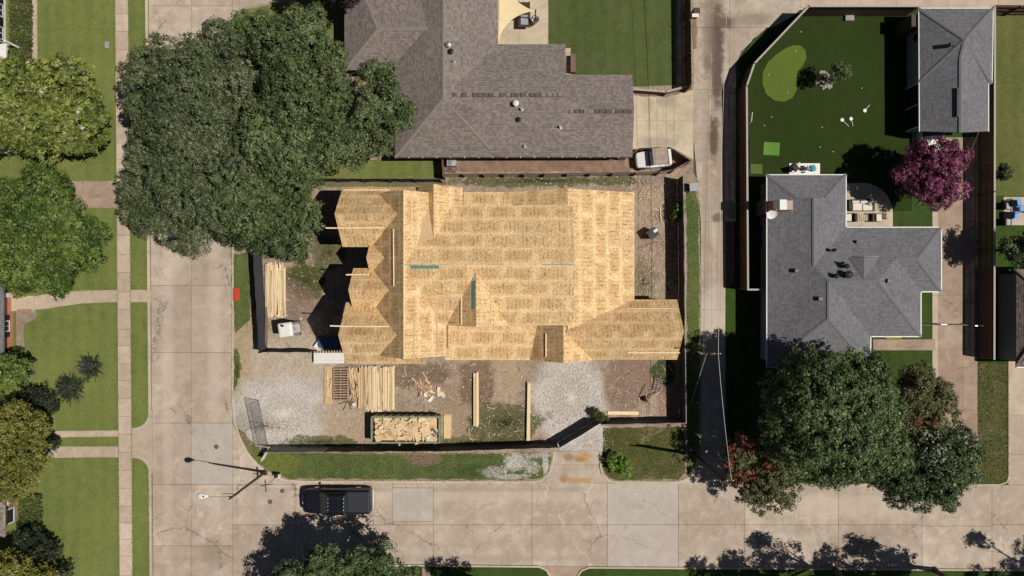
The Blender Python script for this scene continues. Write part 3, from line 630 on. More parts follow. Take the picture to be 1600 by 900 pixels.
# --- loose stuff on the ground: crushed stone, tufts
def inpoly(x, y, poly):
    n = len(poly); ins = np.zeros(len(x), bool); j = n - 1
    for i in range(n):
        xi, yi = poly[i]; xj, yj = poly[j]
        c = ((yi > y) != (yj > y)) & (x < (xj - xi) * (y - yi) / (yj - yi + 1e-12) + xi); ins ^= c; j = i
    return ins
def scatter_mesh(name, pts, base_v, base_f, size, tilt, mat, label, cat, parent=None):
    """many tiny copies of one shape joined into a single mesh, each with its own turn, size and tint"""
    n = len(pts); bv = np.array(base_v, float); k = len(bv)
    ang = RNG.uniform(0, 2 * np.pi, n); s = RNG.uniform(size[0], size[1], n)
    ca, sa = np.cos(ang), np.sin(ang)
    v = bv[None] * (s[:, None, None] * np.stack([RNG.uniform(.7, 1.3, n), RNG.uniform(.7, 1.3, n), RNG.uniform(.6, 1.2, n)], 1)[:, None, :])
    v[:, :, 0] += v[:, :, 2] * RNG.uniform(-tilt, tilt, n)[:, None]
    x = v[:, :, 0] * ca[:, None] - v[:, :, 1] * sa[:, None]; y = v[:, :, 0] * sa[:, None] + v[:, :, 1] * ca[:, None]
    vv = np.stack([x, y, v[:, :, 2]], 2) + pts[:, None, :]
    fl = len(base_f[0]); f = (np.array(base_f)[None] + (np.arange(n) * k)[:, None, None]).reshape(-1, fl)
    me = mesh_np(name, vv.reshape(-1, 3), f, mat, np.repeat(RNG.uniform(0, 1, n), k))
    o = link_mesh(name, me, parent)
    if parent is None: tag(o, label, cat, kind='stuff')
    else: o['kind'] = 'stuff'
    return o
def mesh_np(name, v, f, mat, tint=None):
    me = bpy.data.meshes.new(name); nv, nf, k = len(v), len(f), f.shape[1]
    me.vertices.add(nv); me.vertices.foreach_set('co', v.astype(np.float32).ravel())
    me.loops.add(nf * k); me.loops.foreach_set('vertex_index', f.astype(np.int32).ravel())
    me.polygons.add(nf); me.polygons.foreach_set('loop_start', np.arange(0, nf * k, k, dtype=np.int32))
    if tint is not None:
        a = me.attributes.new('tint', 'FLOAT', 'POINT'); a.data.foreach_set('value', tint.astype(np.float32))
    me.materials.append(mat); me.update(calc_edges=True); me.validate(); return me
def rand_in(poly, dens, falloff=None, z=.12):
    p = P2(poly); xs_ = [a for a, _ in p]; ys_ = [b for _, b in p]
    area = (max(xs_) - min(xs_)) * (max(ys_) - min(ys_)); n = int(area * dens)
    x = RNG.uniform(min(xs_), max(xs_), n); y = RNG.uniform(min(ys_), max(ys_), n); k = inpoly(x, y, p)
    x, y = x[k], y[k]
    return np.stack([x, y, np.full(len(x), z)], 1)
def ell_pts(px, py, rx, ry, n, z=.12):
    c = W(px, py); r = np.abs(RNG.normal(0, .5, n)); a = RNG.uniform(0, 2 * np.pi, n)
    return np.stack([c.x + M(rx) * r * np.cos(a), c.y + M(ry) * r * np.sin(a), np.full(n, z)], 1)
OCT = ([(1, 0, .2), (0, 1, .15), (-1, 0, .2), (0, -1, .15), (.1, 0, .8), (0, 0, -.3)], [(0, 1, 4), (1, 2, 4), (2, 3, 4), (3, 0, 4), (1, 0, 5), (2, 1, 5), (3, 2, 5), (0, 3, 5)])
gpts = np.concatenate([ell_pts(445, 645, 95, 52, 11000), ell_pts(892, 620, 58, 78, 8000), ell_pts(922, 690, 30, 26, 1200), ell_pts(455, 560, 90, 45, 1200)])
ok = inpoly(gpts[:, 0], gpts[:, 1], P2(blk)) & ~inpoly(gpts[:, 0], gpts[:, 1], P2([(372, 700), (860, 700), (860, 760), (372, 760)]))
scatter_mesh('gravel', gpts[ok], *OCT, (.02, .055), .2, MT['stone'], 'pale crushed stone strewn over the building site', 'gravel')
rub = np.concatenate([rand_in([(700, 565), (1040, 565), (1040, 650), (870, 690), (700, 690)], 5), rand_in([(995, 280), (1058, 280), (1058, 462), (995, 462)], 14), rand_in([(520, 570), (700, 570), (700, 690), (520, 690)], 7), rand_in([(412, 400), (520, 400), (520, 545), (412, 545)], 4), rand_in([(700, 272), (1050, 272), (1050, 296), (700, 296)], 8)])
scatter_mesh('rubble', rub, *OCT, (.03, .09), .2, MT['stone'], 'scattered pale stones and chips on bare soil round the unfinished house', 'rubble')
stk = np.concatenate([rand_in([(995, 280), (1058, 280), (1058, 462), (995, 462)], 5), rand_in([(950, 570), (1055, 570), (1055, 650), (950, 650)], 4), rand_in([(620, 570), (840, 570), (840, 690), (700, 690), (620, 645)], 2.2), rand_in([(412, 400), (520, 400), (500, 545), (412, 545)], 1.2)])
scatter_mesh('wood_scraps', stk + np.array([0, 0, .02]), [(-1, -.08, 0), (1, -.08, 0), (1, .08, .03), (-1, .08, .03)], [(0, 1, 2, 3)], (.08, .32), .0, (lambda m: m.done(m.ramp(m.attr('tint'), [(0, (.12, .08, .06)), (.6, (.36, .25, .15)), (1, (.66, .54, .36))])))(NT('wood_scrap', .85, .2)), 'small wood scraps and splinters littering the bare soil', 'wood scraps')
BL = ([(-.25, 0, 0), (.25, 0, 0), (0, .3, 1.0), (0, -.25, 0), (0, .25, 0), (.35, -.1, .8)], [(0, 1, 2), (3, 4, 5)])
lawns = [([(0, 0), (181, 0), (184, 450), (188, 900), (0, 900)], 60), ([(857, 0), (1056, 0), (1056, 134), (890, 116)], 60), ([(204, 0), (228, 0), (235, 900), (208, 900)], 60), ([(450, 10), (540, 0), (540, 60), (400, 40)], 60), ([(505, 250), (690, 250), (690, 279), (505, 279)], 60)]
verges = [([(372, 668), (377, 683), (405, 724), (452, 747), (846, 746), (862, 707), (505, 706), (400, 697)], 80), ([(942, 668), (1066, 666), (1070, 738), (962, 749), (942, 728)], 70), ([(1072, 300), (1091, 320), (1092, 700), (1073, 742)], 70), ([(364, 396), (391, 396), (390, 520), (364, 520)], 70), ([(1527, 568), (1573, 568), (1573, 750), (1527, 754)], 60)]
scatter_mesh('lawn_grass', np.concatenate([rand_in(p, d) for p, d in lawns]), *BL, (.02, .045), .6, MT['tuft2'], 'short clipped grass blades over the lawns', 'grass')
def edge_pts(a, b, dens, w=.07, z=.13):
    A, B = W(*a), W(*b); n = int((B - A).length * dens); t = RNG.uniform(0, 1, n); nx = Vector((-(B - A).y, (B - A).x, 0)).normalized(); o = RNG.normal(0, w, n) * (.4 + np.abs(np.sin(t * 37) + np.sin(t * 91)))
    return np.stack([A.x + (B.x - A.x) * t + nx.x * o, A.y + (B.y - A.y) * t + nx.y * o, np.full(n, z)], 1)
eds = [((xl(0), 0), (xl(900), 900)), ((vx(0), 0), (vx(900), 900)), ((kx(0), 0), (kx(640), 640)), ((kx(735), 735), (kx(900), 900)), ((70, 673), (184, 672)), ((70, 683), (184, 682)), ((70, 697), (184, 697)), ((70, 715), (184, 714)), ((0, 284), (182, 283)), ((0, 325), (182, 325)), ((95, 457), (183, 453)), ((80, 481), (183, 472)), ((46, 0), (46, 92)), ((60, 0), (60, 92)), ((475, 749), (832, 750)), ((962, 750), (1060, 750)), ((365, 396), (365, 620)), ((857, 0), (857, 70)), ((1094, 300), (1094.5, 690)), ((1527, 570), (1527, 750)), ((1573, 570), (1573, 740)), ((470, 887), (842, 888)), ((920, 889), (1590, 893))]
scatter_mesh('edge_grass', np.concatenate([edge_pts(a, b, 34) for a, b in eds]), *BL, (.03, .085), .6, MT['tuft2'], 'grass creeping over the edges of pavements, paths and kerbs', 'grass')
tp = np.concatenate([rand_in(p, d) for p, d in verges])
tp2 = np.concatenate([ell_pts(478, 440, 40, 34, 1600), ell_pts(515, 395, 36, 30, 900), ell_pts(790, 660, 60, 30, 1500), ell_pts(500, 690, 70, 9, 700), ell_pts(850, 283, 160, 7, 1200), ell_pts(740, 690, 130, 8, 900), ell_pts(372, 575, 8, 60, 600), ell_pts(415, 665, 60, 16, 500), ell_pts(1005, 440, 18, 60, 350)])
tp2 = tp2[inpoly(tp2[:, 0], tp2[:, 1], P2(blk))]
scatter_mesh('grass', np.concatenate([tp, tp2]), *BL, (.05, .12), .6, MT['tuft'], 'rougher tufts of grass over the verges and the building site', 'grass')
# ------------------------------------------------------------------ the unfinished house in OSB sheathing
house = thing('unfinished_house', 'large unfinished house with bare tan sheathing on its many gabled roofs', 'house', (-2, 1, .12))
FAC = []          # roof planes: name, points (eave first), sheets laid along the eave
def facet(*pts, drop=True): FAC.append([Vector(p) for p in pts])
def gable_x(x0, x1, yc, hw, he, hp, ends=None):
    """ridge along x"""
    facet((x0, yc - hw, he), (x1, yc - hw, he), (x1, yc, hp), (x0, yc, hp)); facet((x1, yc + hw, he), (x0, yc + hw, he), (x0, yc, hp), (x1, yc, hp))
def gable_y(y0, y1, xc, hw, he, hp, hw2=None, he2=None):
    facet((xc + (hw2 or hw), y0, he2 or he), (xc + (hw2 or hw), y1, he2 or he), (xc, y1, hp), (xc, y0, hp)); facet((xc - hw, y1, he), (xc - hw, y0, he), (xc, y0, hp), (xc, y1, hp))
# front block
facet((-10.8, 7.13, 5.5), (-10.8, -5.16, 5.5), (-7.9, -5.16, 8.4), (-7.9, 7.13, 8.4))
facet((-5.0, -5.16, 6.08), (-5.0, 7.13, 6.08), (-7.9, 7.13, 8.4), (-7.9, -5.16, 8.4))
# street gables
gable_x(-13.03, -8.0, 5.46, 2.3, 5.5, 7.9)
gable_x(-12.2, -8.2, -0.14, 1.66, 5.5, 7.15)
gable_x(-12.77, -8.0, -3.46, 2.36, 5.5, 7.85)
gable_x(-10.95, -9.3, 2.3, 1.1, 5.5, 6.72)
facet((-7.1, 7.76, 5.5), (-8.0, 7.76, 5.5), (-8.0, 6.9, 6.4), (-7.1, 6.9, 6.4)); facet((-8.0, -5.82, 5.5), (-6.6, -5.82, 5.5), (-6.6, -4.9, 6.42), (-8.0, -4.9, 6.42))
# main roof
facet((-8.1, -2.83, 6.3), (4.6, -2.83, 6.3), (4.6, 1.72, 8.35), (-8.0, 1.72, 8.35)); facet((4.6, 6.27, 6.3), (-6.9, 6.27, 6.3), (-8.0, 1.72, 8.35), (4.6, 1.72, 8.35))
# north cross gable, valley triangle, south dormer gable
gable_y(2.9, 7.70, -5.8, 1.35, 6.05, 7.5, 2.0, 5.55)
facet(W(651.5, 378, 7.66), W(666, 301, 6.97), W(678, 377, 7.53))
gable_y(-2.84, 1.2, -2.62, 2.34, 6.32, 8.12)
# low roofs
facet((-5.4, -5.8, 3.0), (4.0, -5.8, 3.0), (4.0, -2.5, 3.62), (-5.4, -2.5, 3.62)); facet((0.4, 7.7, 3.2), (-3.9, 7.7, 3.2), (-3.9, 6.0, 3.7), (0.4, 6.0, 3.7))
facet((9.85, -3.3, 3.0), (9.85, 7.70, 3.0), (4.3, 7.70, 5.2), (4.3, -3.3, 5.2)); facet((-1.2, 7.70, 3.0), (-1.2, 5.0, 3.0), (4.3, 5.0, 5.2), (4.3, 7.70, 5.2))
gable_y(-5.80, -2.2, 3.98, 2.5, 3.05, 5.25)
gable_x(4.2, 13.3, -3.35, 2.42, 3.0, 5.27)
def plane_h(f, x, y):
    n = (f[1] - f[0]).cross(f[2] - f[0]); return f[0].z - (n.x * (x - f[0].x) + n.y * (y - f[0].y)) / n.z
def in_f(f, x, y):
    s = None
    for i in range(len(f)):
        a, b = f[i], f[(i + 1) % len(f)]; c = (b.x - a.x) * (y - a.y) - (b.y - a.y) * (x - a.x)
        if abs(c) < 1e-9: continue
        if s is None: s = c > 0
        elif (c > 0) != s: return False
    return True
def clip(poly, nx, ny, d):
    out = []
    for i in range(len(poly)):
        a, b = poly[i], poly[(i + 1) % len(poly)]; da = a[0] * nx + a[1] * ny - d; db = b[0] * nx + b[1] * ny - d
        if da <= 0: out.append(a)
        if (da < 0 < db) or (db < 0 < da): t = da / (da - db); out.append((a[0] + (b[0] - a[0]) * t, a[1] + (b[1] - a[1]) * t))
    return out
def shrink(poly, e):
    c = (sum(p[0] for p in poly) / len(poly), sum(p[1] for p in poly) / len(poly))
    return [(p[0] + (c[0] - p[0]) / max(math.hypot(c[0] - p[0], c[1] - p[1]), .01) * e, p[1] + (c[1] - p[1]) / max(math.hypot(c[0] - p[0], c[1] - p[1]), .01) * e) for p in poly]
npan = 0
for fi, f in enumerate(FAC):
    U = (f[1] - f[0]).normalized(); N = (f[1] - f[0]).cross(f[2] - f[0]).normalized()
    if N.z < 0: N = -N
    V = N.cross(U)
    if V.z < 0: V = -V
    O = f[0]; loc = [((p - O).dot(U), (p - O).dot(V)) for p in f]
    # deck: the rafters and boards under the sheets
    d = MB(); k = len(f)
    top = [p - N * .02 for p in f]; bot = [p - N * .16 for p in f]
    ar = sum(f[i].x * f[(i + 1) % k].y - f[(i + 1) % k].x * f[i].y for i in range(k)); o_ = list(range(k)) if ar > 0 else list(range(k))[::-1]
    d.add([top[i] for i in o_] + [bot[i] for i in o_], [tuple(range(k)), tuple(range(k, 2 * k))[::-1]] + [((i + 1) % k, i, i + k, (i + 1) % k + k) for i in range(k)])
    deck = d.build('roof_slope', MT['pine2'], house)
    u0, u1 = min(a for a, _ in loc), max(a for a, _ in loc); v1 = max(b for _, b in loc)
    row = 0; v = 0.0; ph = random.uniform(0, 2.4)
    while v < v1 - .02:
        u = u0 - ((row % 2) * 1.22 + ph) % 2.44
        while u < u1:
            q = loc
            for (nx, ny, dd) in ((1, 0, u + 2.44), (-1, 0, -u), (0, 1, v + 1.22), (0, -1, -v)):
                q = clip(q, nx, ny, dd)
                if len(q) < 3: break
            if len(q) >= 3:
                xs_ = [a for a, _ in q]; ys_ = [b for _, b in q]
                if (max(xs_) - min(xs_)) > .12 and (max(ys_) - min(ys_)) > .08:
                    cx, cy = sum(xs_) / len(q), sum(ys_) / len(q); vis = False
                    for (a, b) in [(cx, cy)] + [(cx + (x - cx) * t, cy + (y_ - cy) * t) for (x, y_) in q for t in (.5, .9)]:
                        p = O + U * a + V * b
                        if not any(g_ is not f and in_f(g_, p.x, p.y) and plane_h(g_, p.x, p.y) > p.z + .03 for g_ in FAC): vis = True; break
                    if vis:
                        s = shrink(q, .006); n = len(s); mbp = MB(); lift = random.uniform(.0, .003)
                        arq = sum(s[i][0] * s[(i + 1) % n][1] - s[(i + 1) % n][0] * s[i][1] for i in range(n))
                        if (arq > 0) != (U.cross(V).dot(N) > 0): s = s[::-1]
                        tp_ = [O + U * a + V * b + N * (.003 + lift) for a, b in s]; bt_ = [O + U * a + V * b - N * .018 for a, b in s]
                        mbp.add(tp_ + bt_, [tuple(range(n)), tuple(range(n, 2 * n))[::-1]] + [((i + 1) % n, i, i + n, (i + 1) % n + n) for i in range(n)])
                        pn = mbp.build('sheathing_panel', MT['osb'], deck); ss = s + s
                        uvmap(pn.data, 'plane', lambda i, p_: ss[i]); uvmap(pn.data, 'sheet', lambda i, p_: ((ss[i][0] - u) / 2.44, (ss[i][1] - v) / 1.22)); npan += 1
            u += 2.44
        v += 1.22; row += 1
    # wall body below the slope
    if fi in (16,): continue
    w = MB(); c = sum(f, Vector()) / k
    q = []
    for p in f:
        dx, dy = c.x - p.x, c.y - p.y; L = math.hypot(dx, dy); q.append((p.x + dx / L * .42, p.y + dy / L * .42))
    zt = [plane_h(f, a, b) - .2 for a, b in q]
    w.prism(q, .1, zt); w.build('wall', MT['housewrap'], house)
print('sheathing panels', npan)
def board(a, b, wd, th, mat=MT['pine'], parent=house, name='toe_board'):
    """a plank from a to b lying on a slope with up direction n"""
    a, b = Vector(a), Vector(b); d = (b - a); L = d.length; d.normalize()
    side = d.cross(Vector((0, 0, 1))).normalized(); up = side.cross(d)
    m = Matrix((d, side, up)).transposed()
    return MB().box((a + b) / 2, (L, wd, th), m=m).build(name, mat, parent)
def on(f, px, py, up=.06):
    """the point of roof plane f seen at this pixel"""
    z = 5.0
    for _ in range(12):
        p = W(px, py, z); z = plane_h(FAC[f], p.x, p.y)
    return W(px, py, z) + Vector((0, 0, up))
for (f, a, b) in [(2, (522, 356.5), (602, 356)), (5, (552, 429), (577, 429)), (7, (530, 509.5), (607, 510)), (0, (615, 358), (615.5, 447)), (1, (643.5, 300), (643.5, 383)), (1, (647, 462), (647, 558)), (1, (683, 500), (683, 555)), (14, (709, 292), (709, 336)), (18, (721, 463), (721, 507)), (17, (768, 466), (768, 507)), (24, (853, 521), (853, 558)), (26, (978, 482), (1057, 482)), (25, (980, 551), (1062, 551)), (6, (545, 565.5), (610, 565)), (3, (537, 297), (610, 297))]:
    try: board(on(f, *a), on(f, *b), .085, .04)
    except Exception as e: print('board', f, e)
board(on(2, 524, 356.5) , on(2, 509, 356.3) , .10, .05, MT['pine']); board(on(7, 531, 509.5), on(7, 516, 509), .10, .05); board(on(5, 553, 429), on(5, 541, 429.5), .10, .05)
# ridge-vent membrane strips
def strip_on(f, quad, mat, name):
    p = [on(f, x, y, .02) for x, y in quad]; n = len(p)
    MB().add([q + Vector((0, 0, .012)) for q in p] + p, [tuple(range(n))[::-1], tuple(range(n, 2 * n))] + [(i, (i + 1) % n, (i + 1) % n + n, i + n) for i in range(n)]).build(name, mat, house)
strip_on(12, [(639, 414.5), (686, 414.5), (686, 420), (644, 420)], MT['teal'], 'membrane_strip')
strip_on(18, [(742.3, 438), (742.3, 482), (737, 483), (737, 440)], MT['teal'], 'membrane_strip')
strip_on(12, [(848, 412.6), (897, 412.6), (897, 414.2), (848, 414.2)], MT['greysheet'], 'ridge_slot')
# openings in the walls that face the street and the yard
for (x, y, z, sx, sy, sz) in [(-12.6, 5.46, 4.4, .1, 1.5, 1.6), (-12.6, 5.46, 1.8, .1, 2.2, 1.7), (-12.35, -3.46, 4.4, .1, 1.5, 1.6), (-12.35, -3.46, 1.8, .1, 2.2, 1.7), (-11.82, -.14, 4.2, .1, 1.1, 1.4), (-3, -5.36, 1.7, 1.8, .1, 1.5), (0, -5.36, 1.7, 1.8, .1, 1.5), (9, -5.3, 1.5, 2.4, .1, 2.2)]:
    wn_ = MB().box((x, y, z), (sx, sy, sz)).build('window_opening', MT['dark'], house)
    fr = MB()
    for s in (-1, 1):
        if sx < sy: fr.box((x - .02, y + s * sy / 2, z), (.12, .09, sz + .09)); fr.box((x - .02, y, z + s * sz / 2), (.121, sy - .09, .09))
        else: fr.box((x + s * sx / 2, y - .02, z), (.09, .12, sz + .09)); fr.box((x, y - .02, z + s * sz / 2), (sx - .09, .121, .09))
    fr.build('frame', MT['pine2'], wn_)

# ------------------------------------------------------------------ shingled houses
def shingled(root, V, faces, smat, cmat, caps, name='roof_slope', over=None):
    """V: named roof corners; faces: lists of names, eave edge first; caps: ridge and hip lines"""
    for fc in faces:
        p = [V[k] for k in fc]; n = len(p)
        Ud = (p[1] - p[0]).normalized()
        ar = sum(p[i].x * p[(i + 1) % n].y - p[(i + 1) % n].x * p[i].y for i in range(n)); idx = list(range(n)) if ar > 0 else list(range(n))[::-1]
        top = [p[i] for i in idx]; bot = [q - Vector((0, 0, .12)) for q in top]
        o = MB().add(top + bot, [tuple(range(n)), tuple(range(n, 2 * n))[::-1]] + [((i + 1) % n, i, i + n, (i + 1) % n + n) for i in range(n)]).build(name, smat, root)
        Nn = Vector((0, 0, 0))
        for i in range(n): Nn += (top[i] - top[0]).cross(top[(i + 1) % n] - top[0])
        Nn.normalize(); Vd = Nn.cross(Ud).normalized()
        allp = top + bot; O = p[0]
        uvmap(o.data, 'plane', lambda i, q: ((allp[i] - O).dot(Ud), (allp[i] - O).dot(Vd)))
    for a, b in caps:
        A, B = V[a] + Vector((0, 0, .03)), V[b] + Vector((0, 0, .03)); d = (B - A); d.normalize(); s = Vector((-d.y, d.x, 0)).normalized() * .14
        dz = Vector((0, 0, .05))
        MB().add([A - s - dz, A, A + s - dz, B - s - dz, B, B + s - dz, A - dz * 2, B - dz * 2], [(0, 1, 4, 3), (1, 2, 5, 4), (0, 3, 7, 6), (2, 6, 7, 5), (0, 6, 2, 1), (3, 4, 5, 7)]).build('ridge_cap', cmat, root)
def walls(root, pts, h_px, z1, mat, name='wall', inset=.45):
    """a wall ring under the eaves; pts are eave corners in the photograph at height h_px"""
    p = [W(x, y, h_px) for x, y in pts]; c = sum(p, Vector()) / len(p); n = len(p); q = []
    ar = sum(p[i].x * p[(i + 1) % n].y - p[(i + 1) % n].x * p[i].y for i in range(n)); sg = 1 if ar > 0 else -1
    for i in range(n):
        a = (p[i] - p[i - 1]).normalized(); b = (p[(i + 1) % n] - p[i]).normalized()
        na = Vector((-a.y, a.x, 0)) * sg; nb = Vector((-b.y, b.x, 0)) * sg; q.append(p[i] + (na + nb) * inset / max(.5, 1 + na.dot(nb)))
    return MB().prism([(v.x, v.y) for v in q], .0, z1).build(name, mat, root)
def gutters(root, pts, h, mat=None):
    mat = mat or MT['gutter']
    p = [W(x, y, h) for x, y in pts]
    for a, b in zip(p[:-1], p[1:]):
        d = (b - a); L = d.length; d.normalize()
        g_ = MB().box((a + b) / 2 + Vector((0, 0, -.03)), (L + .06, .075, .1), m=Matrix((d, Vector((-d.y, d.x, 0)), Vector((0, 0, 1)))).transposed()).build('gutter', mat, root)
        k = int(L / 1.1); hg = MB()
        for i in range(1, k): hg.box(a + d * (L * i / k) + Vector((0, 0, .032)), (.06, .08, .02), rz=math.atan2(d.y, d.x))
        if k > 1: hg.build('gutter_hanger', MT['white'], g_)['kind'] = 'stuff'
def vent_pipe(root, p, r, h, mat, name='vent_pipe', cap=True):
    m = MB(); m.lathe(p, [(r * 1.5, 0), (r * 1.5, .02), (r, .03), (r, h)] + ([(r * 1.8, h), (r * 1.8, h + .1), (r * .3, h + .2)] if cap else []), 12); m.build(name, mat, root, smooth=False)
# north neighbour, brown shingles
nh = thing('brown_roofed_house', 'low house with brown shingle roof beyond the wooden fence', 'house', W(760, 130, 0))
e, r1, r2 = 2.7, 4.35, 4.2
V = dict(a=W(617, 246, e), b=W(693, 153, r1), c=W(693, -70, r1), d=W(617, 60, e), e=W(617, -70, e), f=W(988, 245, e), g=W(706, 148, r2), h=W(886, 147.5, r2), i=W(778, 69, e), j=W(778, -70, e), k=W(883, 69, e), l=W(883, 117, 3.35), m=W(988, 117, e), n=W(991, 174, 3.75), o=W(886, 174, 3.75), q=W(770, 245.2, e), h2=W(886, 150, r2),
         w1=W(538, -5, e), w2=W(538, 110, e), w3=W(590, 45, 3.95), w4=W(668, 44, 3.95), w5=W(609, 108, e), w6=W(545, -70, e), w7=W(640, -70, 3.3), w8=W(538, -70, e), k2=W(883, 117, 2.9))
V['t'] = W(765, 232, 2.98)
shingled(nh, V, [('a', 'q', 'b'), ('q', 'f', 'n', 'o', 'h', 'g', 'b'), ('e', 'a', 'b', 'c'), ('j', 'i', 'g', 'b', 'c'), ('i', 'k', 'h', 'g'), ('k2', 'm', 'n', 'o')], MT['shingle_brown'], MT['cap_brown'], [('b', 'c'), ('a', 'b'), ('b', 't'), ('b', 'g')])
Vw = {k: v + Vector((0, 0, .0)) for k, v in V.items()}
shingled(nh, Vw, [('w8', 'w2', 'w3', 'w6'), ('w2', 'w5', 'w4', 'w3'), ('w6', 'w3', 'w4', 'w7')], MT['shingle_brown'], MT['cap_brown'], [('w3', 'w4'), ('w2', 'w3'), ('w6', 'w3')])
walls(nh, [(617, 246), (988, 245), (988, 117), (883, 117), (883, 69), (778, 69), (778, -70), (617, -70)], e, 2.62, MT['brickwall'], inset=.55); walls(nh, [(538, -70), (538, 108), (640, 108), (640, -70)], e, 2.6, MT['brickwall'], inset=.5)
MB().prism([tuple(W(x, y, 2.8)[:2]) for x, y in [(984, 121), (984, 241), (972, 241), (972, 121)]], 0, [2.7, 2.62, 2.62, 2.7]).build('gable_wall', MT['brickwall'], nh)
gutters(nh, [(617, 246.4), (988, 245.6)], e - .05, MT['darksteel'])
# the worn ridge strips
for (a, b, y_, h_) in ((707, 884, 148, 4.22), (890, 988, 174, 3.77)):
    x = a
    while x < b:
        L = random.uniform(4, 9); p, q = W(x, y_, h_), W(min(x + L, b), y_, h_); MB().box((p + q) / 2 + Vector((0, 0, .03)), ((q - p).length, .3, .05)).build('ridge_cap', MT['cap_brown'] if random.random() < .4 else MT['worn'], nh); x += L + random.uniform(.5, 3)
vent_pipe(nh, W(701, 71, 4.2), .13, .25, MT['steel'], 'roof_vent'); vent_pipe(nh, W(705, 82, 4.1), .12, .2, MT['black'], 'roof_vent'); vent_pipe(nh, W(709, 96.5, 4.0), .09, .3, MT['steel'], cap=False)
vent_pipe(nh, W(806, 163, 4.0), .13, .3, MT['white'], 'roof_vent'); vent_pipe(nh, W(815, 171, 3.85), .1, .3, MT['steel'], cap=False); vent_pipe(nh, W(810, 188, 3.6), .11, .18, MT['black'], 'roof_vent'); vent_pipe(nh, W(820, 229, 2.95), .1, .3, MT['steel'], cap=False); vent_pipe(nh, W(875, 199, 3.4), .1, .3, MT['steel'], cap=False)

# east neighbour, grey hip roof
eh = thing('grey_roofed_house', 'house with dark grey hipped roof and white gutters beside the turf yard', 'house', W(1310, 420, 0))
e = 2.75
V = dict(a=W(1198, 273, e), b=W(1322, 273, e), c=W(1322, 355, e), d=W(1471, 355, e), f=W(1471, 456, e), g=W(1439, 456, e), h=W(1439, 526, e), i=W(1360.5, 526, e), j=W(1360.5, 574, e), k=W(1198, 574, e),
         n1=W(1246, 309, 3.72), n2=W(1290, 309, 3.72), A=W(1272, 309, 4.28), B=W(1272, 416, 4.28), C=W(1295, 440, 4.85), D=W(1295, 498, 4.85), E=W(1372, 439, 4.85), Fq=W(1400, 404, 3.98), G=W(1434, 405, 3.98), n1b=W(1246, 309.2, 3.7), n2b=W(1290, 309.2, 3.7))
shingled(eh, V, [('a', 'b', 'n2', 'n1'), ('k', 'a', 'n1', 'A', 'B', 'C', 'D'), ('b', 'c', 'B', 'A', 'n2'), ('c', 'd', 'G', 'Fq', 'E', 'C', 'B'), ('d', 'f', 'G'), ('f', 'g', 'E', 'Fq', 'G'), ('g', 'h', 'E'), ('h', 'i', 'D', 'C', 'E'), ('i', 'j', 'D'), ('j', 'k', 'D')], MT['shingle_grey'], MT['cap_grey'], [('A', 'B'), ('C', 'D'), ('C', 'E'), ('a', 'n1'), ('b', 'n2'), ('d', 'G'), ('f', 'G'), ('Fq', 'G'), ('h', 'E'), ('D', 'k'), ('D', 'j')])
MB().add([V['n1'], V['n2'], V['A'], V['n1'] - Vector((0, .12, .02)), V['n2'] - Vector((0, .12, .02)), V['A'] - Vector((0, .12, .02))], [(0, 2, 1), (3, 4, 5), (0, 1, 4, 3), (1, 2, 5, 4), (2, 0, 3, 5)]).build('gable_wall', MT['white'], eh)
walls(eh, [(1198, 273), (1322, 273), (1322, 355), (1471, 355), (1471, 456), (1439, 456), (1439, 526), (1360.5, 526), (1360.5, 574), (1198, 574)], e, e - .1, MT['siding'], inset=.45)
gutters(eh, [(1198, 273), (1322, 273), (1322, 355), (1471, 355), (1471, 456), (1439, 456), (1439, 526), (1360.5, 526), (1360.5, 574)], e); gutters(eh, [(1198, 574), (1198, 273)], e); gutters(eh, [(1360.5, 574), (1198, 574)], e)
# small false dormer on the north slope
dm = [W(1326, 403, 4.0), W(1374, 402, 4.0), W(1350, 402, 4.5), W(1350, 436, 4.8), W(1340, 425, 4.45), W(1362, 425, 4.45)]
MB().add(dm, [(0, 2, 3), (2, 1, 3), (0, 1, 2)]).build('dormer', MT['cap_grey'], eh)
MB().add([dm[0] + Vector((0, .05, .0)), dm[1] + Vector((0, .05, .0)), dm[2] + Vector((0, .05, .05)), dm[0] + Vector((0, .09, -.06)), dm[1] + Vector((0, .09, -.06)), dm[2] + Vector((0, .09, -.02))], [(0, 1, 2), (3, 5, 4), (0, 3, 4, 1), (1, 4, 5, 2), (2, 5, 3, 0)]).build('dormer_face', MT['gutter'], eh)
for (x, y, z, s) in [(1244, 423, 3.75, .3), (1281, 467, 4.55, .3), (1388, 439, 4.5, .28), (1339, 378, 3.4, .22)]:
    p = W(x, y, z); MB().box(p + Vector((0, 0, .1)), (s * 1.3, s * 1.1, .22)).build('roof_vent', MT['black'], eh, bevel=.03)
for (x, y, z, r) in [(1323, 429, 4.75, .17), (1304, 431, 4.7, .11), (1320, 416, 4.45, .11), (1301, 391, 3.9, .08), (1314, 411, 4.3, .06)]:
    vent_pipe(eh, W(x, y, z), r, .3, MT['black'], 'turbine_vent', True)
ch = MB().box(W(1216, 324, 3.0) + Vector((-.1, 0, .0)), (1.35, .72, 3.0)).build('chimney', MT['brickwall'], eh)
MB().box(W(1223, 320, 4.5) + Vector((0, 0, .06)), (.55, .8, .12)).build('chimney_cap', MT['white'], ch); MB().box(W(1212, 320, 4.5) + Vector((0, 0, .05)), (.45, .7, .1)).build('flue', MT['dark'], ch)
MB().box(W(1194, 324, 1.2), (.5, 1.2, 2.3)).build('chimney_breast', MT['greysheet'], eh)
ds = MB(); p = W(1206, 334, 3.6); ds.lathe((0, 0, 0), [(.06, -.06), (.3, -.02), (.42, .06), (.43, .08), (.3, .01), (.05, -.03)], 16)
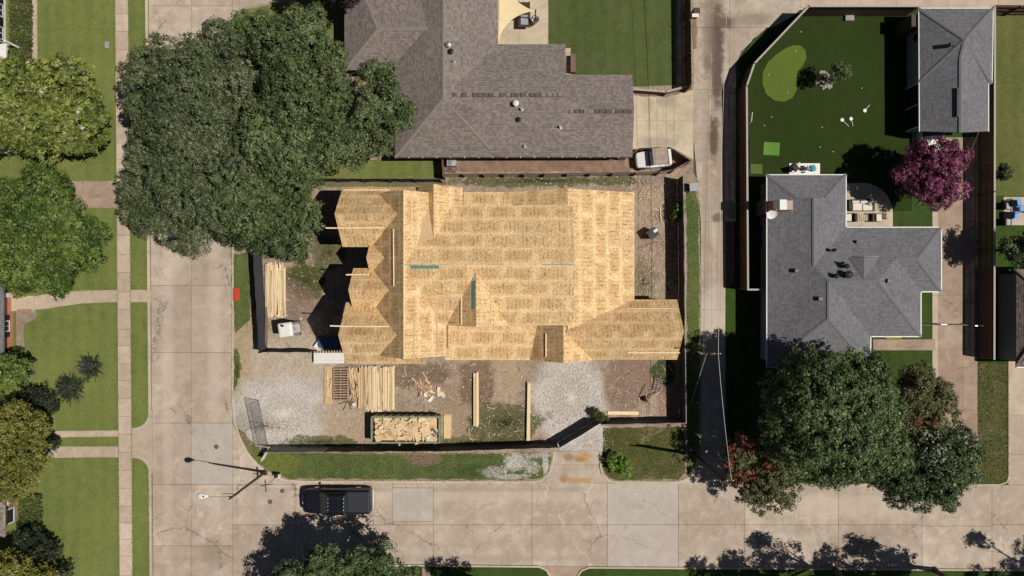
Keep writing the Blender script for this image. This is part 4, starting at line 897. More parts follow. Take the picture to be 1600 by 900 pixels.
ro = Matrix.Rotation(math.radians(38), 3, 'X'); ds.v = [tuple(ro @ Vector(q) + p) for q in ds.v]; ds.tube([p, p + Vector((.1, -.3, -.5))], .025); ds.build('satellite_dish', MT['whitemetal'], eh, smooth=False)
# its garage
gh = thing('grey_garage', 'detached garage with grey shingle roof at the far corner of the turf yard', 'garage', W(1480, 110, 0))
e = 2.5
V = dict(a=W(1435.5, 13, e), b=W(1552, 13, e), c=W(1550, 130, e), d=W(1544.5, 130, e), f=W(1544.5, 205, e), g=W(1436.5, 205, e), h=W(1436, 129, e), P=W(1508, 62, 4.25), Q=W(1501.5, 90, 4.0), R=W(1501, 207, 4.0))
shingled(gh, V, [('a', 'b', 'P'), ('h', 'a', 'P'), ('b', 'c', 'P'), ('c', 'd', 'Q', 'P'), ('d', 'f', 'R', 'Q'), ('g', 'h', 'Q', 'R'), ('h', 'P', 'Q')], MT['shingle_grey'], MT['cap_grey'], [('a', 'P'), ('b', 'P'), ('c', 'P'), ('h', 'P'), ('Q', 'R'), ('P', 'Q')])
walls(gh, [(1435.5, 13), (1552, 13), (1550, 130), (1544.5, 130), (1544.5, 205), (1436.5, 205)], e, 2.42, MT['siding'], inset=.4)
gw = W(1490, 203, 2.5); MB().add([W(1440, 203, 2.45), W(1541, 203, 2.45), W(1501, 203, 3.9), W(1440, 202, 2.45), W(1541, 202, 2.45), W(1501, 202, 3.9)], [(0, 1, 2), (3, 5, 4), (0, 3, 4, 1), (1, 4, 5, 2), (2, 5, 3, 0)]).build('gable_wall', MT['siding'], gh)
gutters(gh, [(1435.5, 13), (1552, 13), (1550, 130), (1544.5, 130), (1544.5, 205)], e); gutters(gh, [(1436.5, 205), (1435.5, 13)], e)
bx_ = W(1434, 40, .0)
wx = W(1436.5, 100, 2.5).x + .36
MB().box((wx - .45, W(0, 38, 1.5).y, 1.2), (.9, 1.0, 2.3)).build('lean_to', MT['shingle_old'], gh)
for (y0, y1) in ((135, 165), (168, 200)):
    a, b = W(0, y0, 1.1).y, W(0, y1, 1.1).y
    dr_ = MB().box((wx - .02, (a + b) / 2, 1.1), (.08, abs(a - b), 2.1)).build('garage_door', MT['dark'], gh)
    fm = MB(); fm.box((wx - .05, a + .06, 1.1), (.1, .1, 2.2)); fm.box((wx - .05, b - .06, 1.1), (.1, .1, 2.2)); fm.box((wx - .05, (a + b) / 2, 2.22), (.1, abs(a - b) + .2, .1)); fm.build('door_frame', MT['gutter'], dr_)
MB().box((wx - .03, W(0, 58, 1.6).y, 1.6), (.08, .6, .8)).build('window', MT['glass'], gh)
MB().box(W(1486, 70, 3.95) + Vector((0, 0, .12)), (.4, .3, .25)).build('roof_vent', MT['black'], gh); MB().box(W(1495, 160, 3.9) + Vector((0, 0, .05)), (.12, 2.3, .14)).build('ridge_vent', MT['black'], gh)

# bits of the houses at the picture's edges
def edge_house(name, label, eave, h, ridge, smat, wmat_, wpts, face_x, items=(), inset=.6):
    t = thing(name, label, 'house', W(sum(a for a, _ in eave) / len(eave), sum(b for _, b in eave) / len(eave), 0))
    Vv = {str(i): W(x, y, h) for i, (x, y) in enumerate(eave)}; n = len(eave)
    Vv['r0'] = W(*ridge[0]); Vv['r1'] = W(*ridge[1])
    shingled(t, Vv, [('0', '1', 'r1', 'r0'), ('1', '2', 'r1'), ('2', '3', 'r0', 'r1'), ('3', '0', 'r0')], smat, MT['cap_brown'], [('r0', 'r1'), ('0', 'r0'), ('1', 'r1'), ('2', 'r1'), ('3', 'r0')])
    walls(t, eave, h, h - .1, wmat_, inset=inset); return t
ws = edge_house('salmon_brick_house', 'salmon brick house with dark shutters behind the front walkway', [(5.5, 444), (5.5, 565), (-130, 565), (-130, 444)], 2.5, [(-60, 505, 4.6), (-62, 505, 4.6)], MT['shingle_grey'], MT['salmon'], None, 0, inset=.95)
wx = W(5.5, 0, 2.5).x - .95
wy = W(0, 510, 1.4).y
w_ = MB().box((wx + .03, wy, 1.35), (.08, .85, 1.3)).build('window', MT['glass'], ws)
fm = MB()
for s in (-1, 1): fm.box((wx + .05, wy + s * .42, 1.35), (.1, .09, 1.4)); fm.box((wx + .05, wy, 1.35 + s * .68), (.1, .76, .09))
fm.box((wx + .05, wy, 1.35), (.085, .04, 1.3)); fm.build('frame', MT['white'], w_)
for s in (-1, 1): MB().box((wx + .05, wy + s * .72, 1.35), (.09, .42, 1.4)).build('shutter', MT['black'], ws)
MB().box((wx + .4, W(0, 474, .3).y, .2), (1.9, 1.3, .26)).build('porch_slab', MT['edge'], ws); MB().box((wx + 1.6, W(0, 474, .2).y, .16), (.5, 1.3, .16)).build('step', MT['edge'], ws)
MB().box((wx + .25, W(0, 461, .8).y, 1.3), (.35, .35, 2.3)).build('porch_column', MT['white'], ws); MB().box((wx + 1.1, W(0, 485, .2).y, .25), (1.1, .18, .3)).build('planter_kerb', MT['brickwall'], ws)
wb = edge_house('red_brick_house', 'red brick house with white window and grey roof beside the clipped hedge', [(8, 781), (8, 838), (-130, 838), (-130, 781)], 2.6, [(-60, 810, 4.4), (-62, 810, 4.4)], MT['shingle_old'], MT['brickwall'], None, 0, inset=.8)
wx = W(8, 0, 2.6).x - .8; wy = W(0, 808, 1.4).y
w_ = MB().box((wx + .03, wy, 1.4), (.08, 1.2, 1.5)).build('window', MT['glass'], wb); fm = MB()
for s in (-1, 1): fm.box((wx + .05, wy + s * .6, 1.4), (.12, .1, 1.6)); fm.box((wx + .05, wy, 1.4 + s * .77), (.12, 1.1, .1))
fm.box((wx + .05, wy, 1.4), (.1, 1.1, .05)); fm.build('frame', MT['white'], w_)
MB().box((wx + .35, W(0, 780, 2).y - .25, 2.0), (.8, .5, .1)).build('porch_trim', MT['white'], wb)
ww = edge_house('white_house', 'white painted house with paned windows and black shutters at the lawn corner', [(-58, -90), (-58, 92), (-160, 92), (-160, -90)], 5.2, [(-110, 0, 7), (-112, 0, 7)], MT['shingle_grey'], MT['white'], None, 0, inset=.45)
wx = W(-58, 0, 5.2).x - .45
for (py, z) in ((6, 3.4), (38, 3.4), (48, 1.3), (12, 1.3), (70, 1.4)):
    wy = W(0, py, z).y; w_ = MB().box((wx + .02, wy, z), (.08, 1.0, 1.5)).build('window', MT['glass'], ww); fm = MB()
    for s in (-1, 0, 1): fm.box((wx + .05, wy + s * .5, z), (.1, .06, 1.55)); fm.box((wx + .052, wy, z + s * .75), (.1, 1.0, .06))
    fm.build('frame', MT['white'], w_)
    for s in (-1, 1): MB().box((wx + .05, wy + s * .78, z), (.08, .4, 1.55)).build('shutter', MT['black'], ww)
MB().box((wx + .9, W(0, 84, 0).y, .3), (1.8, 1.4, .4)).build('porch_slab', MT['edge'], ww); MB().box((wx + 1.5, W(0, 90, 0).y + .6, 1.2), (.16, .16, 2.2)).build('porch_column', MT['white'], ww); MB().box((wx + 1.0, W(0, 84, 2.4).y, 2.45), (1.6, 1.5, .14)).build('porch_roof', MT['white'], ww)
wg = edge_house('white_porch_house', 'white clad house just showing below the magnolia tree', [(-14, 200), (-14, 240), (-130, 240), (-130, 130)], 2.8, [(-60, 200, 4.4), (-62, 200, 4.4)], MT['shingle_grey'], MT['white'], None, 0, inset=.5)
wr = edge_house('brown_roofed_neighbour', 'house with weathered brown shingle roof behind the tall fence at the right edge', [(1588, 420), (1720, 420), (1720, 574), (1588, 574)], 2.7, [(1655, 480, 4.6), (1655, 515, 4.6)], MT['shingle_old'], MT['siding'], None, 0, inset=.4)
gutters(wr, [(1588, 574), (1720, 574)], 2.7)
# ------------------------------------------------------------------ fences
def T(px, py, h):                # foot of an upright whose top is seen at this pixel
    p = W(px, py, h); return Vector((p.x, p.y, .1))
def wood_fence(name, label, tops, h, cap=True, rail_side=1, post_every=2.4, board=.145, mat=None):
    t = thing(name, label, 'fence', T(*tops[0], h)); mat = mat or MT['fencewood']
    run = MB()
    for a, b in zip(tops[:-1], tops[1:]):
        A, B = T(*a, h), T(*b, h); d = B - A; L = d.length; d.normalize(); s = Vector((-d.y, d.x, 0)) * rail_side; rz = math.atan2(d.y, d.x)
        n = max(1, int(L / board))
        for i in range(n):
            hh = h + random.uniform(-.02, .015); run.box(A + d * (L * (i + .5) / n) + Vector((0, 0, hh / 2)) + s * random.uniform(-.006, .006), (L / n - .008, .018, hh), rz=rz + random.uniform(-.03, .03))
        k = max(1, round(L / post_every))
        for i in range(k + 1): MB().box(A + d * (L * i / k) + s * .065 + Vector((0, 0, h / 2 - .02)), (.09, .09, h - .06), rz=rz).build('post', mat, t)
        for z in (.35, h * .55, h - .25): MB().box((A + B) / 2 + s * .035 + Vector((0, 0, z)), (L, .04, .09), rz=rz).build('rail', mat, t)
        if cap: MB().box((A + B) / 2 + Vector((0, 0, h + .02)), (L + .1, .15, .04), rz=rz).build('cap', MT['fencecap'], t)
    o = run.build('boards', mat, t); o['kind'] = 'stuff'
    return t
def fabric_fence(name, label, tops, h, mat, rail=None, bay=3.0, sag=.0, skirt=0.04):
    t = thing(name, label, 'fence', T(*tops[0], h))
    for a, b in zip(tops[:-1], tops[1:]):
        A, B = T(*a, h), T(*b, h); d = B - A; L = d.length; d.normalize(); s = Vector((-d.y, d.x, 0)); k = max(1, round(L / bay)); P = []
        for i in range(k + 1):
            p = A + d * (L * i / k); P.append(p); MB().tube([p, p + Vector((0, 0, h + .03))], .035, 8).build('post', MT['steel'] if rail else MT['darksteel'], t)
        for i in range(k):
            nx, nz = 7, 4; V_, F_ = [], []
            for iz in range(nz + 1):
                for ix in range(nx + 1):
                    u = ix / nx; w = iz / nz; off = math.sin(u * 9 + i * 2.1) * .02 * math.sin(math.pi * u) + random.uniform(-.015, .015)
                    V_.append(P[i] + (P[i + 1] - P[i]) * u + s * (off + .045) + Vector((0, 0, skirt + w * (h - skirt) - (sag * math.sin(math.pi * u) if iz == nz else 0))))
            F_ = [(r * (nx + 1) + c, r * (nx + 1) + c + 1, (r + 1) * (nx + 1) + c + 1, (r + 1) * (nx + 1) + c) for r in range(nz) for c in range(nx)]
            o = MB().add(V_, F_).build('fabric_panel', mat, t); so = o.modifiers.new('solid', 'SOLIDIFY'); so.thickness = .008
        if rail: MB().tube([A + Vector((0, 0, h + .03)), B + Vector((0, 0, h + .03))], .03, 8).build('top_rail', rail, t)
    return t
def meshmat(name, col, dens, grid=14.0):
    m = NT(name, .6, .3); m.put(m.b.inputs['Base Color'], col)
    tr = m.n('ShaderNodeBsdfTransparent'); mx = m.n('ShaderNodeMixShader'); mx.inputs[0].default_value = dens
    m.t.links.new(tr.outputs[0], mx.inputs[1]); m.t.links.new(m.b.outputs[0], mx.inputs[2]); m.t.links.new(mx.outputs[0], m.out.inputs[0]); return m.mat
MT['mesh'] = meshmat('chain_link_mesh', (.22, .22, .21), .32); MT['scrim'] = meshmat('thin_green_scrim', (.12, .15, .12), .72)
fabric_fence('site_fence', 'black fabric site fence standing along the west street', [(395, 392), (404, 551)], 2.0, MT['fabric'])
fabric_fence('site_fence', 'short black fabric fence behind the white stack of metal sheets', [(405, 551.5), (484, 551)], 2.0, MT['fabric'], sag=.1)
fabric_fence('site_fence', 'long black fabric fence along the south edge of the building site', [(507, 706.5), (700, 705.5), (872, 700)], 2.0, MT['fabric'])
fabric_fence('site_fence', 'thin grey-green screened fence panel beside the open gate', [(413, 706.5), (506, 706.5)], 1.95, MT['scrim'], MT['steel'])
fabric_fence('site_gate', 'slanted black fabric gate with pale top rail over the gravel drive', [(875, 700), (938, 662)], 1.9, MT['fabric'], MT['white'])
fabric_fence('site_fence', 'black fabric fence with thin pale rail behind the corner lawn', [(940, 664), (1071, 661)], 1.9, MT['fabric'], MT['steel'])
fabric_fence('site_fence', 'black fabric fence running along the alley side of the site', [(1071.5, 660), (1070, 530), (1069.5, 388), (1067, 275)], 1.9, MT['fabric'], MT['steel'])
fabric_fence('site_fence', 'dark green-grey fence between the site and the neighbour front lawn', [(484, 280), (688, 281)], 1.7, MT['fabricgrey'], None, 2.0)
wood_fence('wooden_fence', 'weathered wooden fence with posts between the site and the brown-roofed house', [(692, 271.5), (850, 271), (1030, 268.5), (1052, 265), (1076, 252)], 1.6, False, -1, 1.85, mat=MT['weathered'])
wood_fence('wooden_fence', 'dark wooden fence casting a black shadow on the back lawn', [(1078, -70), (1080, 134)], 1.95, False, -1)
wood_fence('low_fence', 'low pale grey wooden fence across the head of the pale driveway', [(1079, 134), (1040, 144), (988, 140)], 1.0, True, 1)
wood_fence('cart_enclosure', 'dark wooden fence round the parked utility cart', [(987, 240), (999, 231.5), (1046, 230), (1079, 251)], 1.5, False, -1)
wood_fence('yard_fence', 'tall brown fence with pale cap enclosing the artificial turf yard', [(1168, 452), (1166, 135), (1178, 100), (1263, 10.5), (1437, 10.5)], 2.05, True, 1)
wood_fence('yard_fence', 'short fence closing the side yard next to the grey-roofed house', [(1168, 452.5), (1196, 452.5)], 2.0, True, 1)
wood_fence('boundary_fence', 'long tall brown fence with pale cap beside the east driveway', [(1553, 12), (1552.5, 300), (1552, 561)], 2.0, True, -1)
wood_fence('boundary_fence', 'brown fence along the top edge behind the right-hand lawn', [(1554, 9), (1720, 9)], 2.0, False, -1)
wood_fence('side_fence', 'short wooden fence piece beside the air conditioner', [(690, 247), (692, 276)], 1.5, False, 1)
# open chain-link gate on the gravel
A, B = T(420, 697, .0), W(404, 625, .1); h = 2.0
gt = thing('chain_link_gate', 'open chain-link gate leaf standing on the white gravel', 'gate', A)
for n_, a, b in (('frame_rail', A + Vector((0, 0, .1)), B + Vector((0, 0, .1))), ('frame_rail', A + Vector((0, 0, h)), B + Vector((0, 0, h))), ('frame_post', A, A + Vector((0, 0, h))), ('frame_post', B, B + Vector((0, 0, h))), ('frame_post', (A + B) / 2, (A + B) / 2 + Vector((0, 0, h)))): MB().tube([a, b], .022, 8).build(n_, MT['darksteel'], gt)
MB().add([A + Vector((0, 0, .1)), B + Vector((0, 0, .1)), B + Vector((0, 0, h)), A + Vector((0, 0, h))], [(0, 1, 2, 3)]).build('mesh_panel', MT['mesh'], gt)
# board sign at the corner of the fence
sg = thing('site_sign', 'small white board sign on a post by the site corner', 'sign', W(412, 706, .12))
MB().box(W(414, 712, 1.0), (.06, .85, .75), rz=math.radians(-28)).build('board', MT['white'], sg); MB().tube([W(414.5, 709, .1), W(414.5, 709, 1.4)], .04).build('post', MT['pine2'], sg)

# ------------------------------------------------------------------ lumber and material piles
def plank_pile(name, label, x0, x1, y0, y1, bw, layers, th=.045, along='y', jit=.5, gap=.15, mat='pine', miss=.0, cat='lumber', ang=.006, group=None):
    p0, p1 = W(x0, y1, .2), W(x1, y0, .2); cx, cy = (p0.x + p1.x) / 2, (p0.y + p1.y) / 2; lx, ly = p1.x - p0.x, p1.y - p0.y
    t = thing(name, label, cat, (cx, cy, .12), 0, group)
    wtot, L = (lx, ly) if along == 'y' else (ly, lx); n = max(1, int(wtot / (bw * (1 + gap))))
    for b in range(2 if layers > 1 else 0):
        MB().box(((0 if along == 'y' else (b - .5) * L * .6), ((b - .5) * L * .6 if along == 'y' else 0), .05), ((wtot * .96, .09, .09) if along == 'y' else (.09, wtot * .96, .09))).build('bearer', MT['weathered'], t, local=True)
    for k in range(layers):
        for i in range(n):
            if random.random() < miss: continue
            off = (i + .5) / n * wtot - wtot / 2 + random.uniform(-.02, .02); l = L * random.uniform(.9, 1.0) - random.uniform(0, jit); sh = random.uniform(-1, 1) * (L - l) / 2
            z = .10 + th * (k + .5) + (0 if layers > 1 else -.07); a = random.gauss(0, ang) * (2.2 if k == layers - 1 else 1)
            if along == 'y': c, s, = (off, sh, z), (bw, l, th)
            else: c, s = (sh, off, z), (l, bw, th)
            MB().box(c, (s[0], s[1], th * .94), rz=a).build('plank', MT[mat], t, local=True)
    return t
plank_pile('lumber_pile', 'long pile of pale pine boards beside the west site fence', 415.5, 447, 409, 497, .11, 4, jit=.9, mat='pine', ang=.012)
plank_pile('lumber_pile', 'wide lumber stack nearest the green container', 571, 597, 571, 644, .14, 5, jit=.7, mat='pine', ang=.014)
plank_pile('lumber_pile', 'neat lumber stack beneath the unfinished house eave, beside bare soil', 598.5, 617, 571, 641, .16, 5, jit=.25, mat='pine', ang=.004)
plank_pile('lumber_pile', 'narrow heap of short boards between the pallet and the big lumber stack', 546, 562, 572, 622, .10, 3, jit=1.4, mat='pine2', ang=.12, miss=.2)
plank_pile('lumber_pile', 'row of long boards tight against the wide lumber stack', 561, 570.5, 571, 640, .12, 4, jit=.5, mat='pine2', ang=.01)
plank_pile('beam_stack', 'pair of long pale beams with smaller boards, nearest the scrap pile', 739, 748.5, 576, 670, .19, 2, .09, jit=.8, mat='pine', ang=.003)
plank_pile('beam_stack', 'pair of long pale beams lying beside the east gravel patch', 820, 832, 593, 689, .27, 2, .11, jit=.3, gap=.25, mat='pine', ang=.006)
plank_pile('loose_plank', 'single wide plank lying along the black fence near the east gravel', 949, 998, 643, 648.5, .28, 1, .05, along='x', jit=.05, mat='pine', cat='plank')
plank_pile('loose_plank', 'dark weathered boards on edge at the foot of the west fence', 409, 413.5, 470, 541, .10, 2, .08, jit=.4, mat='weathered', cat='plank')
plank_pile('loose_plank', 'thin dark plank lying behind the pine pile', 416, 418.5, 478, 542, .09, 2, .12, jit=.2, mat='weathered', cat='plank')
ps = thing('plywood_stack', 'flat stack of plywood sheets under leaning boards at the gravel edge', 'plywood', W(515, 602, .12))
for k in range(5): MB().box(W(513.5, 602, .2) + Vector((random.uniform(-.02, .02), random.uniform(-.03, .03), -.05 + k * .022)), (1.12 * .62, 3.2, .019)).build('sheet', MT['ply'], ps)
for k in range(6): MB().box(W(513 + random.uniform(-3, 3), 602 + random.uniform(-5, 6), .3) + Vector((0, 0, .02 * k - .02)), (.08, random.uniform(1.5, 2.6), .035), rz=random.uniform(-.25, .05)).build('plank', MT['pine'], ps)
pl = thing('wooden_rack', 'open slatted wooden rack lying on the plywood by the lumber stacks', 'rack', W(531, 600, .12))
for x in (521.5, 532, 543.5): MB().box(W(x, 600, .35), (.09, 2.7, .14)).build('stringer', MT['rackwood'], pl)
for i in range(13): MB().box(W(532.5, 576.5 + i * 4.0, .46), (1.22, .085, .03), rz=random.uniform(-.02, .02)).build('slat', MT['rackwood'], pl)
pw2 = thing('plywood_sheet', 'plywood offcut lying on soil right of the green container', 'plywood', W(699, 666, .12))
MB().box(W(699.5, 666, .15), (.62, 2.0, .03), rz=-.03).build('sheet', MT['ply'], pw2); MB().box(W(699, 667, .19), (.60, 1.95, .03), rz=.01).build('sheet', MT['ply'], pw2)
# scrap pile
sp = thing('scrap_pile', 'loose heap of wood offcuts on the bare soil', 'scrap pile', W(665, 608, .12))
for k in range(46):
    a = random.gauss(0, 1); b = random.gauss(0, 1); p = W(660 + a * 9, 606 + b * 8, .15 + .25 * math.exp(-(a * a + b * b) / 2) * random.random())
    MB().box(p, (random.uniform(.5, 1.4), random.choice((.04, .09, .09)), .04), m=(Matrix.Rotation(random.uniform(0, 3.14) if random.random() < .5 else random.gauss(2.2, .35), 3, 'Z') @ Matrix.Rotation(random.gauss(0, .14), 3, 'Y'))).build('offcut', MT['pine2'] if random.random() < .45 else MT['rackwood'], sp)
for k in range(12): MB().box(W(676 + random.gauss(0, 7), 617 + random.gauss(0, 4), .2), (random.uniform(.2, .6), random.uniform(.1, .3), .05), m=(Matrix.Rotation(random.uniform(0, 3.14), 3, 'Z') @ Matrix.Rotation(random.gauss(0, .3), 3, 'X'))).build('paper_scrap', MT['white'] if k % 2 else MT['pine'], sp)
gb = thing('scrap_pile', 'small pale debris heap at the foot of the wooden rack', 'scrap pile', W(552, 630, .12))
MB().box(W(553.5, 631.5, .2), (.28, .28, .2), rz=.4).build('carton', MT['white'], gb)
for k in range(9): MB().box(W(546 + random.gauss(0, 5), 629 + random.gauss(0, 3), .2), (random.uniform(.3, .9), .05, .04), m=(Matrix.Rotation(random.uniform(0, 3.14), 3, 'Z') @ Matrix.Rotation(random.gauss(0, .2), 3, 'Y'))).build('offcut', MT['weathered'], gb)
# white sheet metal and the blue-covered stack
wm = thing('sheet_stack', 'stack of white ribbed metal sheets by the front corner of the house', 'metal sheets', W(514, 560, .12))
for i in range(7): MB().box(W(514, 552.5 + i * 2.35, .62), (2.55, .118, .05)).build('sheet', MT['whitemetal'], wm)
MB().box(W(514, 560, .35), (2.4, .75, .42)).build('packing', MT['whitemetal'], wm)
for i in range(11): MB().box(W(492 + i * 4.4, 550.5, .5), (.1, .22, .06)).build('batten', MT['pine'], wm)
bt = thing('covered_stack', 'stack under a dark blue tarpaulin in the shade of the front gable', 'covered stack', W(514, 536, .12))
MB().box(W(514, 536, .35), (1.65, 1.0, .5)).build('crate', MT['ply'], bt); MB().prism([tuple(W(x, y, .6)[:2]) for x, y in [(496, 525), (531, 525), (532, 546), (504, 546), (497, 541)]], .38, .66).build('tarpaulin', MT['bluetarp'], bt, bevel=.04); MB().box(W(498, 541, .3), (.5, .6, .4), rz=.9).build('side_flap', MT['whitemetal'], bt)
# green container with its load
cx = W(634, 671, 1.3); L, Wd, hh = 5.65, 2.15, 1.3
du = thing('waste_container', 'green roll-off waste container full of wood offcuts by the fence', 'container', (cx.x, cx.y, .12))
def db(name, c, s): return MB().box((cx.x + c[0], cx.y + c[1], .12 + c[2]), s).build(name, MT['green'], du)
db('floor', (0, 0, .16), (L, Wd, .1))
for s in (-1, 1):
    w_ = db('side_wall', (0, s * (Wd / 2 - .03), .7), (L - .12, .06, 1.15)); MB().box((cx.x, cx.y + s * (Wd / 2 - .02), .12 + hh), (L, .12, .1)).build('top_rail', MT['green'], w_)
    for k in range(9): MB().box((cx.x - L / 2 + .35 + k * (L - .7) / 8, cx.y + s * (Wd / 2 + .05), .12 + .68), (.1, .1, 1.1)).build('rib', MT['green'], w_)
    e_ = db('end_wall', (s * (L / 2 - .03), 0, .7), (.06, Wd, 1.15)); MB().box((cx.x + s * (L / 2 - .02), cx.y, .12 + hh + .003), (.13, Wd - .1, .1)).build('top_rail', MT['green'], e_)
for sx in (-1, 1):
    for sy in (-1, 1): MB().lathe((cx.x + sx * L * .36, cx.y + sy * Wd * .3, .12), [(.1, 0), (.1, .12)], 10).build('wheel', MT['black'], du)
ld = thing('offcut_load', 'heap of broken sheathing and studs filling the green container', 'wood waste', (cx.x, cx.y, .9))
MB().box((cx.x, cx.y, .82), (L - .5, Wd - .3, .75)).build('lower_load', MT['ply'], ld)
for k in range(130):
    x, y = random.uniform(-.43, .43) * L, random.uniform(-.40, .38) * Wd; big = random.random() < .7
    over = random.random() < .04
    if over: y = -.5 * Wd; big = True
    sz = (random.uniform(.35, 1.1), random.uniform(.25, .7), .015) if big else (random.uniform(.5, 1.1), .07, .04)
    n = random.randint(3, 5); m_ = Matrix.Rotation(random.uniform(0, 6.28), 3, 'Z') @ Matrix.Rotation(random.gauss(0, .09), 3, 'X') @ Matrix.Rotation(random.gauss(0, .09), 3, 'Y')
    c = Vector((cx.x + x, cx.y + y, .12 + 1.2 + random.uniform(0, .14) + .12 * (1 - abs(x) / L * 2) * (1 - abs(y) / Wd * 2)))
    if big:
        q = [(math.cos(a) * sz[0] * random.uniform(.4, .7), math.sin(a) * sz[1] * random.uniform(.5, .9)) for a in sorted(random.uniform(0, 6.28) for _ in range(n + 1))]
        if not over: q = [(min(max(a, -(L * .47 - abs(x))), L * .47 - abs(x)), b) for a, b in q]
        mb = MB().prism(q, -.008, .008); mb.v = [tuple(m_ @ Vector(p) + c) for p in mb.v]; o = mb.build('sheathing_offcut', MT['ply'] if random.random() < .55 else MT['pine'], ld)
    else:
        c.x = cx.x + x * .85; c.y = cx.y + y * .7; MB().box(c + Vector((0, 0, .05)), sz, m=m_).build('stud_offcut', MT['pine'] if random.random() < .7 else MT['pine2'], ld)
for k in range(5): MB().box((cx.x + L * .40 + random.gauss(0, .15), cx.y - Wd * .22 + random.gauss(0, .2), 1.45 + random.uniform(0, .1)), (.35, .25, .12), m=Matrix.Rotation(random.uniform(0, 3), 3, 'Z') @ Matrix.Rotation(random.gauss(0, .4), 3, 'X')).build('rubbish', MT['white'] if k % 2 else MT['weathered'], ld)
# portable toilet
tc = W(459, 513, .12)
pt = thing('portable_toilet', 'portable toilet with rounded white roof near the front gables', 'portable toilet', tc, math.radians(8))
MB().box((0, 0, 1.08), (1.1, 1.1, 1.95)).build('cabin', MT['greysheet'], pt, local=True, bevel=.05); MB().box((0, 0, .07), (1.15, 1.2, .14)).build('skid', MT['black'], pt, local=True)
MB().loft([[(sx * s_, sy * s_, z) for sx, sy in ((-.5, -.57), (.5, -.57), (.57, -.5), (.57, .5), (.5, .57), (-.5, .57), (-.57, .5), (-.57, -.5))] for s_, z in ((1.03, 2.03), (1.03, 2.12), (.95, 2.2), (.7, 2.26))]).build('roof', MT['white'], pt, local=True, smooth=False)
MB().box((.565, 0, 1.05), (.04, .7, 1.8)).build('door', MT['white'], pt, local=True); MB().box((.57, 0, 1.7), (.05, .3, .14)).build('door_vent', MT['black'], pt, local=True); MB().lathe((-.08, .35, 2.2), [(.06, 0), (.06, .3), (.09, .3), (.09, .36)], 10).build('vent_pipe', MT['black'], pt, local=True)
# bits in the side and back of the site
bk = thing('rubbish_bin', 'black rubbish bin with white lid flap behind the unfinished house', 'bin', W(1016, 366, .12), .6)
MB().loft([[(sx * s_, sy * s_ * .9, z) for sx, sy in ((-.4, -.4), (.4, -.4), (.4, .4), (-.4, .4))] for s_, z in ((.75, 0), (.95, 1.0), (1.05, 1.02), (1.05, 1.07))]).build('body', MT['black'], bk, local=True); MB().box((.3, .05, 1.1), (.35, .22, .03)).build('flap', MT['white'], bk, local=True)
bn = thing('wheelie_bin', 'grey wheelie bin standing beside the alley', 'bin', W(1079, 295, .12), .05)
MB().loft([[(sx * s_, sy * s_ * 1.0, z) for sx, sy in ((-.32, -.32), (.32, -.32), (.32, .32), (-.32, .32))] for s_, z in ((.8, .08), (1.0, 1.0))]).build('body', MT['black'], bn, local=True); MB().box((.0, 0, 1.04), (.72, .7, .07)).build('lid', MT['greysheet'], bn, local=True, bevel=.02)
for s in (-1, 1): MB().tube([(-.3, s * .3, .1), (-.3, s * .36, .1)], .1, 10).build('wheel', MT['tyre'], bn, local=True)
dp = thing('wooden_pallet', 'small broken wooden pallet lying near the alley fence', 'pallet', W(1027, 601, .12), math.radians(-12))
for i in range(6): MB().box((0, -.5 + i * .2, .13), (.72, .1, .025), rz=random.uniform(-.05, .05)).build('slat', MT['twig'], dp, local=True)
for i in (-1, 0, 1): MB().box((i * .28, 0, .07), (.06, 1.1, .1)).build('runner', MT['weathered'], dp, local=True)
tw = thing('uprooted_shrub', 'dead uprooted sapling with pale forked sticks in the site corner', 'dead shrub', W(1010, 627, .12))
for a, b in (((1009, 601, .2), (1010, 622, .9)), ((1013, 627, .9), (1029, 613, .4)), ((1012, 626, .5), (1020, 628, .5)), ((1012, 627, .1), (1012, 624, 1.1))): MB().tube([W(*a), W(*b)], [.03, .05]).build('branch', MT['pine'], tw)
MB().loft([[(W(1012.5, 624.5, .5) + Vector((math.cos(t) * r, math.sin(t) * r * .9, z))) for t in np.linspace(0, 6.28, 9)[:-1]] for r, z in ((.1, -.35), (.28, -.1), (.24, .25), (.08, .45))]).build('root_ball', MT['boulder'], tw)
st = thing('loose_sticks', 'pale stripped pole lying on the soil behind the house', 'stick', W(1031, 335, .12)); MB().tube([W(1031, 323, .2), W(1033, 347, .2)], .05).build('pole', MT['pine'], st); MB().tube([W(1040, 344, .3), W(1048, 352, .3)], .03).build('branch', MT['twig'], st); MB().tube([W(1002, 386, .15), W(1028, 377, .15)], .03).build('branch', MT['twig'], st)
# red mat at the kerb
rm = MB().box(W(369, 460, .16), (.55, 1.05, .06)).build('rubber_mat', MT['red'], None, bevel=.02); tag(rm, 'red rectangular mat lying on grass beside the west street kerb', 'mat')
# covers in the street
for i, (x, y, lab) in enumerate([(338, 698, 'round iron cover in the pale street slab at the corner'), (441, 767, 'round iron cover in the street in front of the black pickup'), (422, 784, 'small round iron cover in the junction nearest the lamp post shadow'), (857, 0, None)]):
    if not lab: continue
    c = W(x, y, .0); o = MB().lathe((c.x, c.y, -.05), [(.2, 0), (.2, .062), (.17, .066)], 18).build('utility_cover', MT['iron']); tag(o, lab, 'manhole cover', 'round iron covers in the street')
o = MB().box(W(167, 70, .13), (.34, .55, .03)).build('meter_cover', MT['greysheet']); tag(o, 'grey rectangular meter cover in the lawn beside the pavement', 'meter cover')

